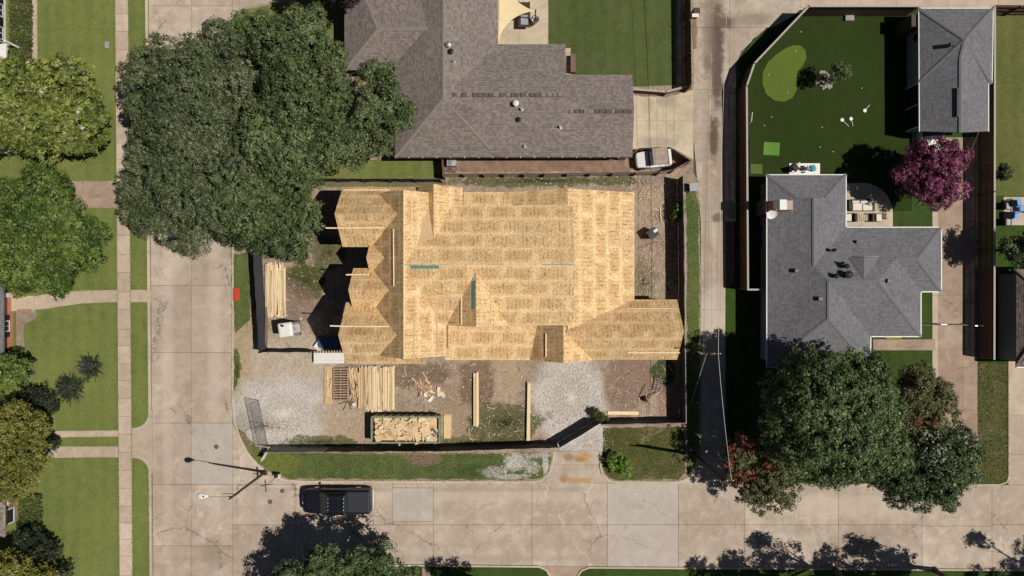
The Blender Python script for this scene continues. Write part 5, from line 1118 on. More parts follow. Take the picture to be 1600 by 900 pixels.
# ------------------------------------------------------------------ street lamp, sign, utility poles
lp = thing('street_lamp', 'tall dark steel street lamp with white head at the road corner', 'street lamp', W(414, 738, .12))
b_ = W(414, 738, .12); t_ = Vector((b_.x, b_.y, 7.4))
MB().tube([b_, b_ + Vector((0, 0, .3)), t_], [.14, .11, .075], 10).build('pole', MT['darksteel'], lp); MB().lathe(b_, [(.26, 0), (.26, .06), (.18, .1)], 12).build('base_plate', MT['darksteel'], lp)
arm = [t_ + Vector((0, 0, -.6)), t_ + Vector((-.7, .18, .1)), t_ + Vector((-1.45, .25, .25))]; MB().tube(arm, [.04, .03, .022], 8).build('arm', MT['steel'], lp)
hd = MB(); c = t_ + Vector((-1.85, .28, .25)); hd.loft([[c + Vector((x, w * math.cos(t), hh_ * math.sin(t))) for t in np.linspace(0, 6.28, 11)[:-1]] for x, w, hh_ in ((.42, .06, .05), (.25, .12, .08), (-.05, .24, .12), (-.3, .22, .1), (-.42, .1, .05))]); hd.build('lamp_head', MT['white'], lp, smooth=True)
MB().lathe(c + Vector((.1, 0, .1)), [(.05, 0), (.05, .09)], 8).build('photocell', MT['black'], lp)
MB().tube([t_ + Vector((0, 0, -1.2)), t_ + Vector((-.9, .12, -.9))], .025).build('brace', MT['darksteel'], lp)
ss = thing('street_sign', 'crossed green street name blades on a thin steel post', 'street sign', W(433, 744.5, .12))
b_ = W(433, 744.5, .12); MB().tube([b_, b_ + Vector((0, 0, 2.55))], .03).build('post', MT['steel'], ss)
for i, r in enumerate((math.radians(8), math.radians(95))): MB().box(b_ + Vector((0, 0, 2.5 + i * .22)), (1.0, .03, .2), rz=r).build('name_blade', MT['signgreen'], ss)
ub = thing('utility_pedestal', 'small black and white utility pedestal on the corner grass', 'utility box', W(434, 745, .12))
MB().box(W(433, 742, .45), (.28, .3, .8)).build('cabinet', MT['black'], ub, bevel=.02); MB().box(W(437, 743, .3), (.1, .3, .5)).build('panel', MT['white'], ub)
poles = []
for (x, y, hgt, lab) in ((1086, 710, 8.2, 'wooden utility pole at the foot of the alley by the red-flowered tree'), (1077, 541.5, 6.6, 'wooden utility pole beside the end gable of the unfinished house'), (1083, -14, 8.2, 'wooden utility pole beyond the top of the alley')):
    b_ = W(x, y, .12); u = thing('utility_pole', lab, 'utility pole', b_, 0, 'wooden poles along the alley'); MB().tube([b_, b_ + Vector((0, 0, hgt))], [.16, .11], 10).build('pole', MT['wood_pole'], u)
    MB().box(b_ + Vector((0, .0, hgt - .5)), (1.7, .1, .1)).build('crossarm', MT['wood_pole'], u)
    for k in (-.7, -.25, .25, .7): MB().lathe(b_ + Vector((k, 0, hgt - .45)), [(.05, 0), (.06, .08), (.03, .18)], 8).build('insulator', MT['white'], u)
    if y == 999: MB().lathe(b_ + Vector((.0, -.32, hgt - 2.0)), [(.2, 0), (.22, .1), (.22, .7), (.1, .8)], 12).build('transformer', MT['steel'], u)
    poles.append(b_ + Vector((0, 0, hgt - .27)))
def cable(name, label, a, b, sag, r, mat):
    pts = [a + (b - a) * t + Vector((0, 0, -sag * 4 * t * (1 - t))) for t in np.linspace(0, 1, 17)]
    return tag(MB().tube(pts, r, 5).build(name, mat), label, 'cable')
E_ = Vector((.55, 0, 0))
cable('power_line', 'pale overhead power line along the alley between the two lower poles', poles[0] + E_, poles[1] + E_, .25, .018, MT['wire']); cable('power_line', 'pale overhead power line along the upper alley', poles[1] + E_, poles[2] + E_, .5, .018, MT['wire'])
cable('power_line', 'thin overhead line on the outer side of the upper alley', poles[1] - E_, poles[2] - E_, .5, .012, MT['wire2'])
cable('guy_wire', 'pale guy wire slanting from the pole to the alley verge', poles[1] + Vector((.1, 0, -1.4)), W(1079, 632, .15), .0, .02, MT['wire'])
cable('service_line', 'thin service cable running past the garage toward the bottom of the driveway', W(1530, 205, 4.5), W(1508, 262, 2.0), .05, .010, MT['wire'])

# ------------------------------------------------------------------ vehicles
def truck():
    t = thing('pickup_truck', 'black crew-cab pickup with grey bed cover parked at the kerb', 'pickup truck', W(530, 777.5, .0), math.pi)   # its front points to local +x
    def sec(x, w, z0, z1, r=.18, tw=None):
        tw = tw if tw is not None else w; return [(x, -w, z0), (x, w, z0), (x, w, (z0 + z1) / 2), (x, tw, z1 - r * .3), (x, tw - r, z1), (x, -tw + r, z1), (x, -tw, z1 - r * .3), (x, -w, (z0 + z1) / 2)]
    MB().loft([sec(-2.85, .95, .45, 1.22, .08), sec(-2.8, .99, .4, 1.27, .08), sec(-.9, 1.0, .38, 1.27, .08), sec(.95, 1.0, .38, 1.2, .2), sec(2.1, .99, .38, 1.16, .3), sec(2.6, .93, .4, 1.08, .3), sec(2.8, .78, .42, .98, .25)]).build('body', MT['carblack'], t, local=True, bevel=.03)
    MB().loft([[(x, -w, z), (x, w, z)] + [(x2, w2, z2), (x2, -w2, z2)] for (x, w, z, x2, w2, z2) in ((-.98, .93, 1.25, -.86, .76, 1.86), (1.2, .93, 1.2, .42, .76, 1.88))]).build('cab', MT['black'], t, local=True, bevel=.04)
    rf = MB().box((-.22, 0, 1.885), (1.32, 1.5, .05)).build('roof', MT['carblack'], t, local=True, bevel=.03); MB().box((-.1, 0, 1.915), (.75, .9, .012)).build('sunroof', MT['glass'], rf, local=False) if False else None
    for s in (-.55, .55): MB().box((-.22, s, 1.925), (1.1, .04, .04)).build('roof_rail', MT['black'], t, local=True)
    MB().add([(1.22, -.86, 1.24), (1.22, .86, 1.24), (.47, .72, 1.87), (.47, -.72, 1.87), (1.19, -.86, 1.23), (1.19, .86, 1.23), (.44, .72, 1.86), (.44, -.72, 1.86)], [(0, 1, 2, 3), (7, 6, 5, 4), (0, 3, 7, 4), (1, 5, 6, 2), (2, 6, 7, 3), (0, 4, 5, 1)]).build('windscreen', MT['glass'], t, local=True)
    MB().add([(-1.0, -.8, 1.3), (-1.0, .8, 1.3), (-.89, .7, 1.8), (-.89, -.7, 1.8)], [(0, 3, 2, 1)]).build('rear_window', MT['glass'], t, local=True)
    for s in (-1, 1):
        for (a, b) in ((-.85, -.05), (.02, .85)): MB().box(((a + b) / 2, s * .86, 1.52), (b - a - .06, .03, .4), m=Matrix.Rotation(-s * .28, 3, 'X')).build('side_window', MT['glass'], t, local=True)
        for (a, b) in ((-.92, -.02), (.0, .95)): d_ = MB().box(((a + b) / 2, s * 1.0, .85), (b - a - .03, .03, .72)).build('door', MT['carblack'], t, local=True, bevel=.01); MB().box((a + .14, s * 1.02, 1.05), (.16, .03, .03)).build('handle', MT['chrome'], d_, local=True)
        MB().box((.92, s * 1.14, 1.24), (.14, .26, .2)).build('mirror', MT['black'], t, local=True, bevel=.04); MB().box((2.66, s * .72, .88), (.16, .32, .14)).build('headlight', MT['glass'], t, local=True); MB().box((-2.84, s * .9, .98), (.06, .14, .36)).build('tail_light', MT['taillight'], t, local=True)
        for x in (-1.75, 1.75):
            w_ = MB().tube([(x, s * .78, .38), (x, s * 1.0, .38)], .38, 20).build('wheel', MT['tyre'], t, local=True); MB().tube([(x, s * .99, .38), (x, s * 1.012, .38)], .24, 16).build('rim', MT['chrome'], w_, local=True)
        MB().box((-1.9, s * .9, 1.285), (1.8, .1, .03)).build('bed_rail', MT['carblack'], t, local=True); MB().box((.2, s * 1.02, .4), (2.0, .12, .05)).build('side_step', MT['black'], t, local=True)
    MB().box((-1.9, 0, 1.285), (1.74, 1.68, .035)).build('bed_cover', MT['tonneau'], t, local=True, bevel=.01); MB().box((-2.79, 0, 1.28), (.06, 1.8, .03)).build('tailgate_trim', MT['chrome'], t, local=True)
    MB().box((-2.95, 0, .6), (.2, 1.85, .2)).build('rear_bumper', MT['chrome'], t, local=True, bevel=.04); MB().box((-3.06, 0, .62), (.02, .34, .15)).build('licence_plate', MT['white'], t, local=True); MB().box((2.84, 0, .52), (.16, 1.6, .22)).build('front_bumper', MT['black'], t, local=True, bevel=.05)
    hd_ = MB().add([(1.25, -.75, 1.235), (1.25, .75, 1.235), (2.5, .62, 1.135), (2.5, -.62, 1.135), (1.25, -.75, 1.2), (1.25, .75, 1.2), (2.5, .62, 1.09), (2.5, -.62, 1.09)], [(3, 2, 1, 0), (4, 5, 6, 7), (0, 1, 5, 4), (1, 2, 6, 5), (2, 3, 7, 6), (3, 0, 4, 7)]).build('bonnet', MT['carblack'], t, local=True, bevel=.02)
    MB().tube([(2.55, -.66, 1.07), (2.78, -.3, .98), (2.82, 0, .96), (2.78, .3, .98), (2.55, .66, 1.07)], .018).build('grille_trim', MT['chrome'], t, local=True)
    for k in range(4): MB().box((.44, -.45 + k * .3, 1.92), (.05, .05, .04)).build('clearance_light', MT['white'], t, local=True); MB().box((-.84, -.45 + k * .3, 1.9), (.05, .08, .05)).build('clearance_light', MT['white'], t, local=True)
truck()
c = W(1017, 251, .15); uc = thing('utility_cart', 'old white utility cart with faded tan-brown roof in a fenced corner', 'utility cart', c, math.pi + .1)
MB().loft([[(x, -w, z0), (x, w, z0), (x, w, z1), (x, -w, z1)] for x, w, z0, z1 in ((-1.5, .68, .35, .95), (-.6, .74, .3, 1.0), (.2, .74, .3, 1.0), (.3, .72, .3, 1.05), (1.3, .62, .35, .85), (1.42, .5, .4, .75))]).build('body', MT['carwhite'], uc, local=True, bevel=.05)
MB().box((-.42, 0, 1.78), (1.25, 1.4, .06)).build('roof', MT['rust'], uc, local=True, bevel=.03)
for sx in (-1.0, .2):
    for s in (-1, 1): MB().tube([(sx + (.15 if sx > 0 else 0), s * .62, 1.0), (sx, s * .62, 1.76)], .03).build('roof_post', MT['white'], uc, local=True)
MB().add([(.42, -.6, 1.05), (.42, .6, 1.05), (.22, .6, 1.74), (.22, -.6, 1.74)], [(0, 1, 2, 3)]).build('windscreen', MT['glass'], uc, local=True); MB().box((-.5, 0, 1.1), (.5, 1.2, .3)).build('seat', MT['black'], uc, local=True, bevel=.05); MB().box((-1.35, 0, 1.1), (.22, 1.3, .3)).build('rear_rack', MT['white'], uc, local=True)
for sx in (-.95, .95):
    for s in (-1, 1): w_ = MB().tube([(sx, s * .55, .3), (sx, s * .75, .3)], .3, 16).build('wheel', MT['tyre'], uc, local=True); MB().tube([(sx, s * .74, .3), (sx, s * .765, .3)], .17, 12).build('rim', MT['chrome'], w_, local=True)
mp_ = thing('brick_paving', 'patch of red brick pavers beside the utility cart', 'brick paving', W(1057, 253, .12))
for i in range(7):
    for j in range(5):
        if random.random() < .85: MB().box(W(1045 + i * 3.9, 244 + j * 4.2, .15), (.2, .21, .06), rz=random.uniform(-.03, .03)).build('paver', MT['paver'], mp_)
wc = thing('white_car', 'white car nosing out from under the garage', 'car', W(1446, 199, .1), -math.pi / 2)
MB().loft([[(x, -w, .3), (x, w, .3), (x, w, zz * .75), (x, w - .12, zz), (x, -w + .12, zz), (x, -w, zz * .75)] for x, w, zz in ((-2.2, .85, .95), (-1.4, .9, 1.0), (1.2, .9, .98), (1.85, .85, .9), (2.2, .62, .72))]).build('body', MT['carwhite'], wc, local=True, smooth=True)
MB().loft([[(x, -w, zz), (x, w, zz), (x2, w2, z2), (x2, -w2, z2)] for x, w, zz, x2, w2, z2 in ((-1.6, .8, .97, -1.1, .62, 1.42), (1.25, .8, .97, .5, .62, 1.42))]).build('cabin', MT['glass'], wc, local=True); MB().box((-.3, 0, 1.43), (1.5, 1.2, .03)).build('roof', MT['carwhite'], wc, local=True)
for sx in (-1.35, 1.35):
    for s in (-1, 1): MB().tube([(sx, s * .7, .32), (sx, s * .92, .32)], .32, 16).build('wheel', MT['tyre'], wc, local=True)

# ------------------------------------------------------------------ the neighbours' yards
ac = thing('air_conditioner', 'square air-conditioning unit against the brown-roofed house', 'air conditioner', W(706, 254, .12))
MB().box(W(706, 254, .5), (.8, .7, .75)).build('casing', MT['greysheet'], ac, bevel=.03); c = W(706, 254, .9); MB().lathe(c, [(.3, 0), (.3, .03), (.1, .05)], 16).build('fan_grille', MT['steel'], ac); 
for i in range(8): MB().tube([W(700 + random.uniform(-4, 12), 264 + random.uniform(-3, 4), .15), W(704 + random.uniform(-6, 14), 262 + random.uniform(-6, 6), .35)], .02).build('pruned_twig', MT['weathered'], ac) if False else None
bp = thing('brushwood_heap', 'small heap of pruned branches by the air conditioner', 'brushwood', W(704, 266, .12))
for i in range(16): MB().tube([W(702 + random.uniform(-6, 12), 266 + random.uniform(-4, 4), .15), W(704 + random.uniform(-8, 12), 265 + random.uniform(-5, 5), .4)], [.03, .012], 5).build('branch', MT['twig'], bp)
ss_ = thing('shade_sail', 'cream triangular shade sail stretched beside the brown roof', 'shade sail', W(800, 20, .12))
A, B, C = W(778, 68, 2.75), W(836, 17, 2.6), W(778, -60, 2.9); n = 14; Vv, Ff = [], []; idx = {}
for i in range(n + 1):
    for j in range(n + 1 - i):
        a, b = i / n, j / n; c_ = 1 - a - b; p = A * c_ + B * a + C * b; cen = (A + B + C) / 3
        e1 = 4 * a * c_; e2 = 4 * a * b; p = p + (cen - p) * .0 + Vector((-.5 * (e1 * (1 - b) ** 3 + e2 * (1 - c_) ** 3), (e1 * (1 - b) ** 3 - e2 * (1 - c_) ** 3) * .55, -.45 * (a * b + b * c_ + c_ * a) * 1.2)); idx[i, j] = len(Vv); Vv.append(p)
for i in range(n):
    for j in range(n - i):
        Ff.append((idx[i, j], idx[i + 1, j], idx[i, j + 1]))
        if j < n - i - 1: Ff.append((idx[i + 1, j], idx[i + 1, j + 1], idx[i, j + 1]))
o = MB().add(Vv, Ff).build('cloth', MT['cream'], ss_, smooth=True); so = o.modifiers.new('solid', 'SOLIDIFY'); so.thickness = .01
b_ = W(837, 16.5, 2.6); MB().tube([(b_.x, b_.y, .12), (b_.x, b_.y, 2.75)], .05, 8).build('mast', MT['black'], ss_)
tb = thing('garden_table', 'dark square garden table under the shade sail', 'table', W(817, 25, .14))
MB().box(W(819, 23, .75), (1.0, 2.1, .05)).build('tabletop', MT['wicker'], tb); MB().box(W(819.5, 31, .79), (.62, .8, .02)).build('grey_mat', MT['greysheet'], tb)
for dx in (-.42, .42):
    for dy in (-.95, .95): MB().box(W(819, 23, .4) + Vector((dx, dy, 0)), (.07, .07, .7)).build('leg', MT['wicker'], tb)
hc = thing('hanging_chair', 'round white hanging chair with black frame on the patio', 'chair', W(836, 31, .14))
c = W(836, 31, 1.0); MB().lathe(c, [(.05, -.6), (.22, -.5), (.33, -.1), (.31, .1), (.26, .1), (.24, -.1), (.15, -.4)], 18).build('basket', MT['cushion'], hc, smooth=True); MB().tube([c + Vector((.31 * math.cos(t), .31 * math.sin(t), .12)) for t in np.linspace(0, 6.28, 19)], .03, 6).build('hoop', MT['black'], hc); MB().box(c + Vector((-.05, -.1, -.1)), (.26, .16, .1), rz=.5).build('cushion', MT['black'], hc, bevel=.05)
MB().tube([c + Vector((.05, .3, -.85)), c + Vector((.05, .55, .5)), c + Vector((0, .1, 1.0))], .03).build('stand', MT['black'], hc)
for i in range(5):
    o = MB().box(W(886.8, 79 + i * 8.4, .15), (.52, .42, .06), rz=random.uniform(-.03, .03)).build('stepping_stone', MT['edge']); tag(o, ('topmost', 'second', 'middle', 'fourth', 'lowest')[i] + ' pale square stepping slab in the row beside the brown roof', 'stepping stone', 'stepping slabs beside the brown roof')
o = MB().box(W(895, 100, .45), (.4, 1.5, .6)).build('garden_bench', MT['weathered']); tag(o, 'grey wooden bench box beside the stepping slabs', 'bench')
sh = thing('letter_box', 'small white-roofed box on the fence at the top of the alley', 'box', W(1084, 22, .12)); MB().box(W(1086, 21, .7), (.5, .5, 1.2)).build('body', MT['darksteel'], sh); MB().box(W(1086.5, 24, 1.35), (.55, .3, .08)).build('roof', MT['white'], sh)
# turf yard
def ring_net(name, lab, c, ang, L=.42):
    t = thing(name, lab, 'racket', c, ang, 'white rackets on the turf'); m = MB(); m.lathe((L, 0, .03), [(.13, 0), (.16, .02), (.13, .04)], 14); m.build('head', MT['white'], t, local=True); MB().tube([(L - .1, 0, .04), (-.28, 0, .04)], .028, 6).build('handle', MT['white'], t, local=True)
ring_net('racket', 'larger white racket lying left of the other two on the turf', W(1322, 194, .11), math.radians(135), .5); ring_net('racket', 'small white racket in the middle of three on the turf', W(1331, 192, .11), math.radians(105), .35); ring_net('racket', 'white racket lying apart, nearest the garage', W(1355, 168, .11), math.radians(230), .35)
for i, (x, y) in enumerate([(1251, 50), (1205, 183), (1284, 199), (1281, 230), (1194, 196), (1201, 117), (1230, 145), (1301, 237), (1346, 138), (1243, 80)]):
    c = W(x, y, .12); o = MB().lathe((c.x, c.y, .09), [(.015, 0), (.045, .02), (.055, .055), (.04, .09), (.01, .11)], 10).build('ball', MT['white'], smooth=True); tag(o, 'small white ball on the turf ' + ('near the slanted top fence', 'below the putting green', 'midway between putting green and house', 'just above the white concrete pad', 'between the toy goal and the putting green', 'on the left half of the putting green', 'at the bottom of the putting green', 'right of the white concrete pad', 'between the small tree and the rackets', 'at the top of the putting green')[i], 'ball', 'small white balls on the turf')
gl = thing('toy_goal', 'small white toy goal frame against the turf yard fence', 'goal', W(1172, 186, .1))
q = [W(1168, 177, .1), W(1168, 195, .1), W(1175.5, 177, .9), W(1174, 192, .9), W(1169, 179, .9)]
for a, b in ((W(1167, 180, .15), W(1175.5, 176, .7)), (W(1175.5, 176, .7), W(1174, 190, .7)), (W(1174, 190, .7), W(1168, 194.5, .15)), (W(1167, 180, .15), W(1168, 194.5, .15))): MB().tube([a, b], .035).build('bar', MT['white'], gl)
o = MB().box(W(1205.5, 232.5, .11), (1.36, 1.1, .04), rz=-.05).build('practice_mat', MT['matg']); tag(o, 'bright green rectangular practice mat on the turf', 'mat')
o = MB().box(W(1182, 264, .11), (1.0, .8, .04), rz=.0).build('practice_mat', MT['matg2']); tag(o, 'dull green practice mat in the corner by the fence', 'mat')
nt = thing('practice_net', 'dark practice net standing beside the turf fence', 'net', W(1174, 240, .1))
for a, b in ((W(1172, 217, .1), W(1172, 217, 1.6)), (W(1172, 262, .1), W(1172, 262, 1.6)), (W(1172, 217, 1.6), W(1172, 262, 1.6))): MB().tube([a, b], .025).build('bar', MT['black'], nt)
MB().add([W(1172, 217, .1), W(1172, 262, .1), W(1172, 262, 1.6), W(1172, 217, 1.6)], [(0, 1, 2, 3)]).build('netting', meshmat('black_net', (.03, .03, .03), .5), nt)
o = MB().box(W(1257, 264.5, .13), (2.6, 1.0, .07)).build('concrete_pad', MT['white']); tag(o, 'white concrete pad against the north wall of the grey-roofed house', 'pad')
ty = thing('tricycle', 'turquoise and blue child tricycle on the white pad', 'tricycle', W(1264, 264, .17), .1)
MB().lathe((.3, 0, 0), [(.2, .02), (.28, .12), (.2, .22)], 14).build('front_wheel', MT['tealpl'], ty, local=True); MB().lathe((.3, 0, .1), [(.1, .1), (.12, .16)], 10).build('hub', MT['bluepl'], ty, local=True); MB().box((-.15, 0, .25), (.55, .14, .1)).build('frame', MT['bluepl'], ty, local=True); MB().box((-.45, 0, .32), (.3, .3, .14)).build('seat', MT['wicker'], ty, local=True); MB().tube([(.25, -.28, .5), (.2, 0, .52), (.25, .28, .5)], .03).build('handlebar', MT['tealpl'], ty, local=True)
for s in (-1, 1): MB().tube([(-.5, s * .2, .12), (-.5, s * .3, .12)], .13, 12).build('rear_wheel', MT['black'], ty, local=True)
bk2 = thing('garden_chair', 'dark folding chair tipped beside the white pad', 'chair', W(1240, 264, .12), .6)
MB().box((0, 0, .45), (.5, .5, .05)).build('seat', MT['wicker'], bk2, local=True); MB().box((-.3, 0, .75), (.06, .5, .6), m=Matrix.Rotation(-.4, 3, 'Y')).build('backrest', MT['black'], bk2, local=True); MB().box((.35, .1, .4), (.35, .3, .3)).build('cushion', MT['cushion'], bk2, local=True, bevel=.05)
for sx in (-1, 1):
    for sy in (-1, 1): MB().tube([(sx * .22, sy * .22, 0), (sx * .22, sy * .22, .45)], .02).build('leg', MT['black'], bk2, local=True)
rr = thing('rock_ring', 'ring of pale rocks round the small turf-yard tree', 'rocks', W(1287, 125, .1))
for k in range(46):
    r = .78 * math.sqrt(random.random()); a = random.uniform(0, 6.28); c = W(1287.5, 126, .12) + Vector((r * math.cos(a), r * math.sin(a), 0)); s = random.uniform(.08, .2)
    MB().loft([[c + Vector((math.cos(t) * s * q_ * random.uniform(.8, 1.2), math.sin(t) * s * q_ * random.uniform(.8, 1.2), z * s)) for t in np.linspace(0, 6.28, 7)[:-1]] for q_, z in ((.7, -.2), (1, .2), (.8, .7), (.3, .95))]).build('rock', MT['boulder'], rr)
o = MB().box(W(1327, 27, .2), (.75, .6, .25)).build('pump_box', MT['boulder'], bevel=.04); tag(o, 'grey stone-faced pump box at the top of the turf yard', 'pump box')
o = MB().loft([[W(1189, 370, .3) + Vector((sx * .42 * s_, sy * .8 * s_, z)) for sx, sy in ((-1, -.8), (-.7, -1), (.7, -1), (1, -.8), (1, .8), (.7, 1), (-.7, 1), (-1, .8))] for s_, z in ((.85, -.2), (1, 0), (1, .35), (.82, .35), (.75, .1))]).build('paddling_pool', MT['bluevinyl'], bevel=.02); tag(o, 'dark blue plastic paddling pool beside the grey-roofed house wall', 'paddling pool')
sofa = thing('garden_sofa', 'dark wicker corner sofa with off-white cushions on the curved patio', 'sofa', W(1346, 321, .12))
MB().box(W(1346, 322, .25), (2.1, .85, .35)).build('base', MT['wicker'], sofa, bevel=.02); MB().box(W(1345, 313.5, .5), (2.1, .16, .55)).build('backrest', MT['wicker'], sofa, bevel=.02); MB().box(W(1327.5, 320, .5), (.35, .8, .5)).build('armrest', MT['wicker'], sofa)
for x in (1339, 1355): MB().box(W(x, 322.5, .5), (.8, .7, .16)).build('seat_cushion', MT['cushion'], sofa, bevel=.04)
for x in (1336, 1349, 1363): MB().box(W(x, 315.5, .72), (.62, .2, .34), rz=random.uniform(-.1, .1)).build('back_cushion', MT['cushion'], sofa, bevel=.05)
for (x, lab) in ((1332, 'wicker armchair with white cushion nearest the house wall'), (1367, 'wicker armchair with white cushion at the outer side of the patio')):
    a = thing('garden_armchair', lab, 'armchair', W(x, 340, .12)); MB().box(W(x, 340, .25), (.7, .7, .32)).build('base', MT['wicker'], a, bevel=.02); s = 1 if x > 1350 else -1
    MB().box(W(x - 4 * s, 340, .55), (.2, .7, .45)).build('backrest', MT['wicker'], a, bevel=.02); MB().box(W(x + 6 * s, 340, .47), (.45, .6, .14)).build('seat_cushion', MT['cushion'], a, bevel=.03)
ct = thing('coffee_table', 'low slatted table between the two wicker armchairs', 'table', W(1349, 340, .12))
for i in range(6): MB().box(W(1341 + i * 3.2, 340, .42), (.13, .55, .03)).build('slat', MT['edge'], ct)
for dx in (-.4, .4): MB().box(W(1349, 340, .25) + Vector((dx, 0, 0)), (.06, .5, .3)).build('leg', MT['edge'], ct)
lr = thing('slatted_stool', 'small dark slatted stool at the patio edge', 'stool', W(1381, 338, .12))
for i in range(4): MB().box(W(1378 + i * 2.1, 338, .4), (.07, .5, .03)).build('slat', MT['wicker'], lr)
for dy in (-.2, .2): MB().box(W(1381, 338, .25) + Vector((0, dy, 0)), (.4, .05, .28)).build('leg', MT['wicker'], lr)
# sliding gate across the east drive and small things at the right
sgt = thing('sliding_gate', 'thin dark metal gate rail across the east driveway', 'gate', W(1480, 508, .12))
MB().box((W(1440, 508, .6) + W(1512, 507.5, .6)) / 2, (4.0, .05, .05)).build('top_bar', MT['darksteel'], sgt); MB().box((W(1440, 508, .15) + W(1512, 507.5, .15)) / 2, (4.0, .05, .06)).build('bottom_bar', MT['darksteel'], sgt)
for i in range(20): MB().box(W(1440, 508, .35) + Vector((.1 + i * .2, 0, 0)), (.025, .025, .5)).build('bar', MT['darksteel'], sgt)
MB().box(W(1475, 507, .75), (.5, .05, .05)).build('latch', MT['steel'], sgt); MB().box(W(1530, 509, 1.1), (.7, .08, .08)).build('gate_stop', MT['steel'], sgt)
yr = MB(); yr.tube([W(1384, 527.5, 2.4), W(1392, 528.5, 2.4), W(1400, 527.5, 2.4), W(1408, 528, 2.4)], .05); o = yr.build('rope_light', MT['yellow']); tag(o, 'yellow rope coil under the eave above the aggregate path', 'rope')
for i, (x, y, r, lab) in enumerate([(1584, 318, .2, 'blue garden chair nearest the lawn on the right-hand patio'), (1580, 338, -.1, 'blue garden chair on the left of the right-hand patio'), (1592, 327, 1.6, 'blue garden chair at the right picture edge')]):
    c_ = thing('blue_chair', lab, 'chair', W(x, y, .12), r, 'blue chairs on the right-hand patio'); MB().box((0, 0, .42), (.6, .55, .06)).build('seat', MT['bluepl'], c_, local=True, bevel=.02); MB().box((-.32, 0, .7), (.08, .55, .55), m=Matrix.Rotation(-.25, 3, 'Y')).build('backrest', MT['bluepl'], c_, local=True, bevel=.02)
    for s in (-1, 1): MB().box((0, s * .3, .6), (.55, .07, .05)).build('armrest', MT['bluepl'], c_, local=True)
    for sx in (-1, 1):
        for sy in (-1, 1): MB().tube([(sx * .25, sy * .22, 0), (sx * .25, sy * .22, .42)], .025).build('leg', MT['bluepl'], c_, local=True)
for (x, y, lab) in ((1573, 322, 'dark wicker lounge seat left of the blue chairs'), (1573, 347, 'dark wicker lounge seat at the lower patio corner')):
    c_ = thing('lounge_seat', lab, 'seat', W(x, y, .12)); MB().box(W(x, y, .3), (.65, .6, .3)).build('base', MT['wicker'], c_, bevel=.02); MB().box(W(x - 4, y, .55), (.12, .6, .5)).build('backrest', MT['wicker'], c_); MB().box(W(x + 1, y, .48), (.5, .5, .06)).build('cushion', MT['greysheet'], c_)
# ------------------------------------------------------------------ trees and shrubs
def leaves(centres, outward, n_each, spread, size, tint_c, up=.35, rnd=.5):
    """leaf-sized rhombs gathered in tufts, each tuft's leaves turned outward from its middle"""
    n = len(centres) * n_each
    o = RNG.normal(0, 1, (n, 3)); o /= np.linalg.norm(o, axis=1)[:, None] + 1e-9; o[:, 2] = np.abs(o[:, 2]) * .9 - .25
    sp = np.repeat(spread, n_each)[:, None] if np.ndim(spread) else spread
    c = np.repeat(centres, n_each, 0) + o * sp * RNG.uniform(.45, 1.1, n)[:, None]
    nr = np.repeat(outward, n_each, 0) * .45 + o * .8 + np.array([0, 0, up]) + RNG.normal(0, rnd, (n, 3)); nr /= np.linalg.norm(nr, axis=1)[:, None] + 1e-9
    r = RNG.normal(0, 1, (n, 3)); a = np.cross(nr, r); a /= np.linalg.norm(a, axis=1)[:, None] + 1e-9; b = np.cross(nr, a)
    s = RNG.uniform(size[0], size[1], n)[:, None]; w = s * RNG.uniform(.45, .65, n)[:, None]
    v = np.stack([c - a * s, c - b * w + nr * w * .2, c + a * s, c + b * w + nr * w * .2], 1)
    t = np.clip(np.repeat(tint_c, n_each) + RNG.normal(0, .13, n), 0, 1)
    return v, np.repeat(t, 4)
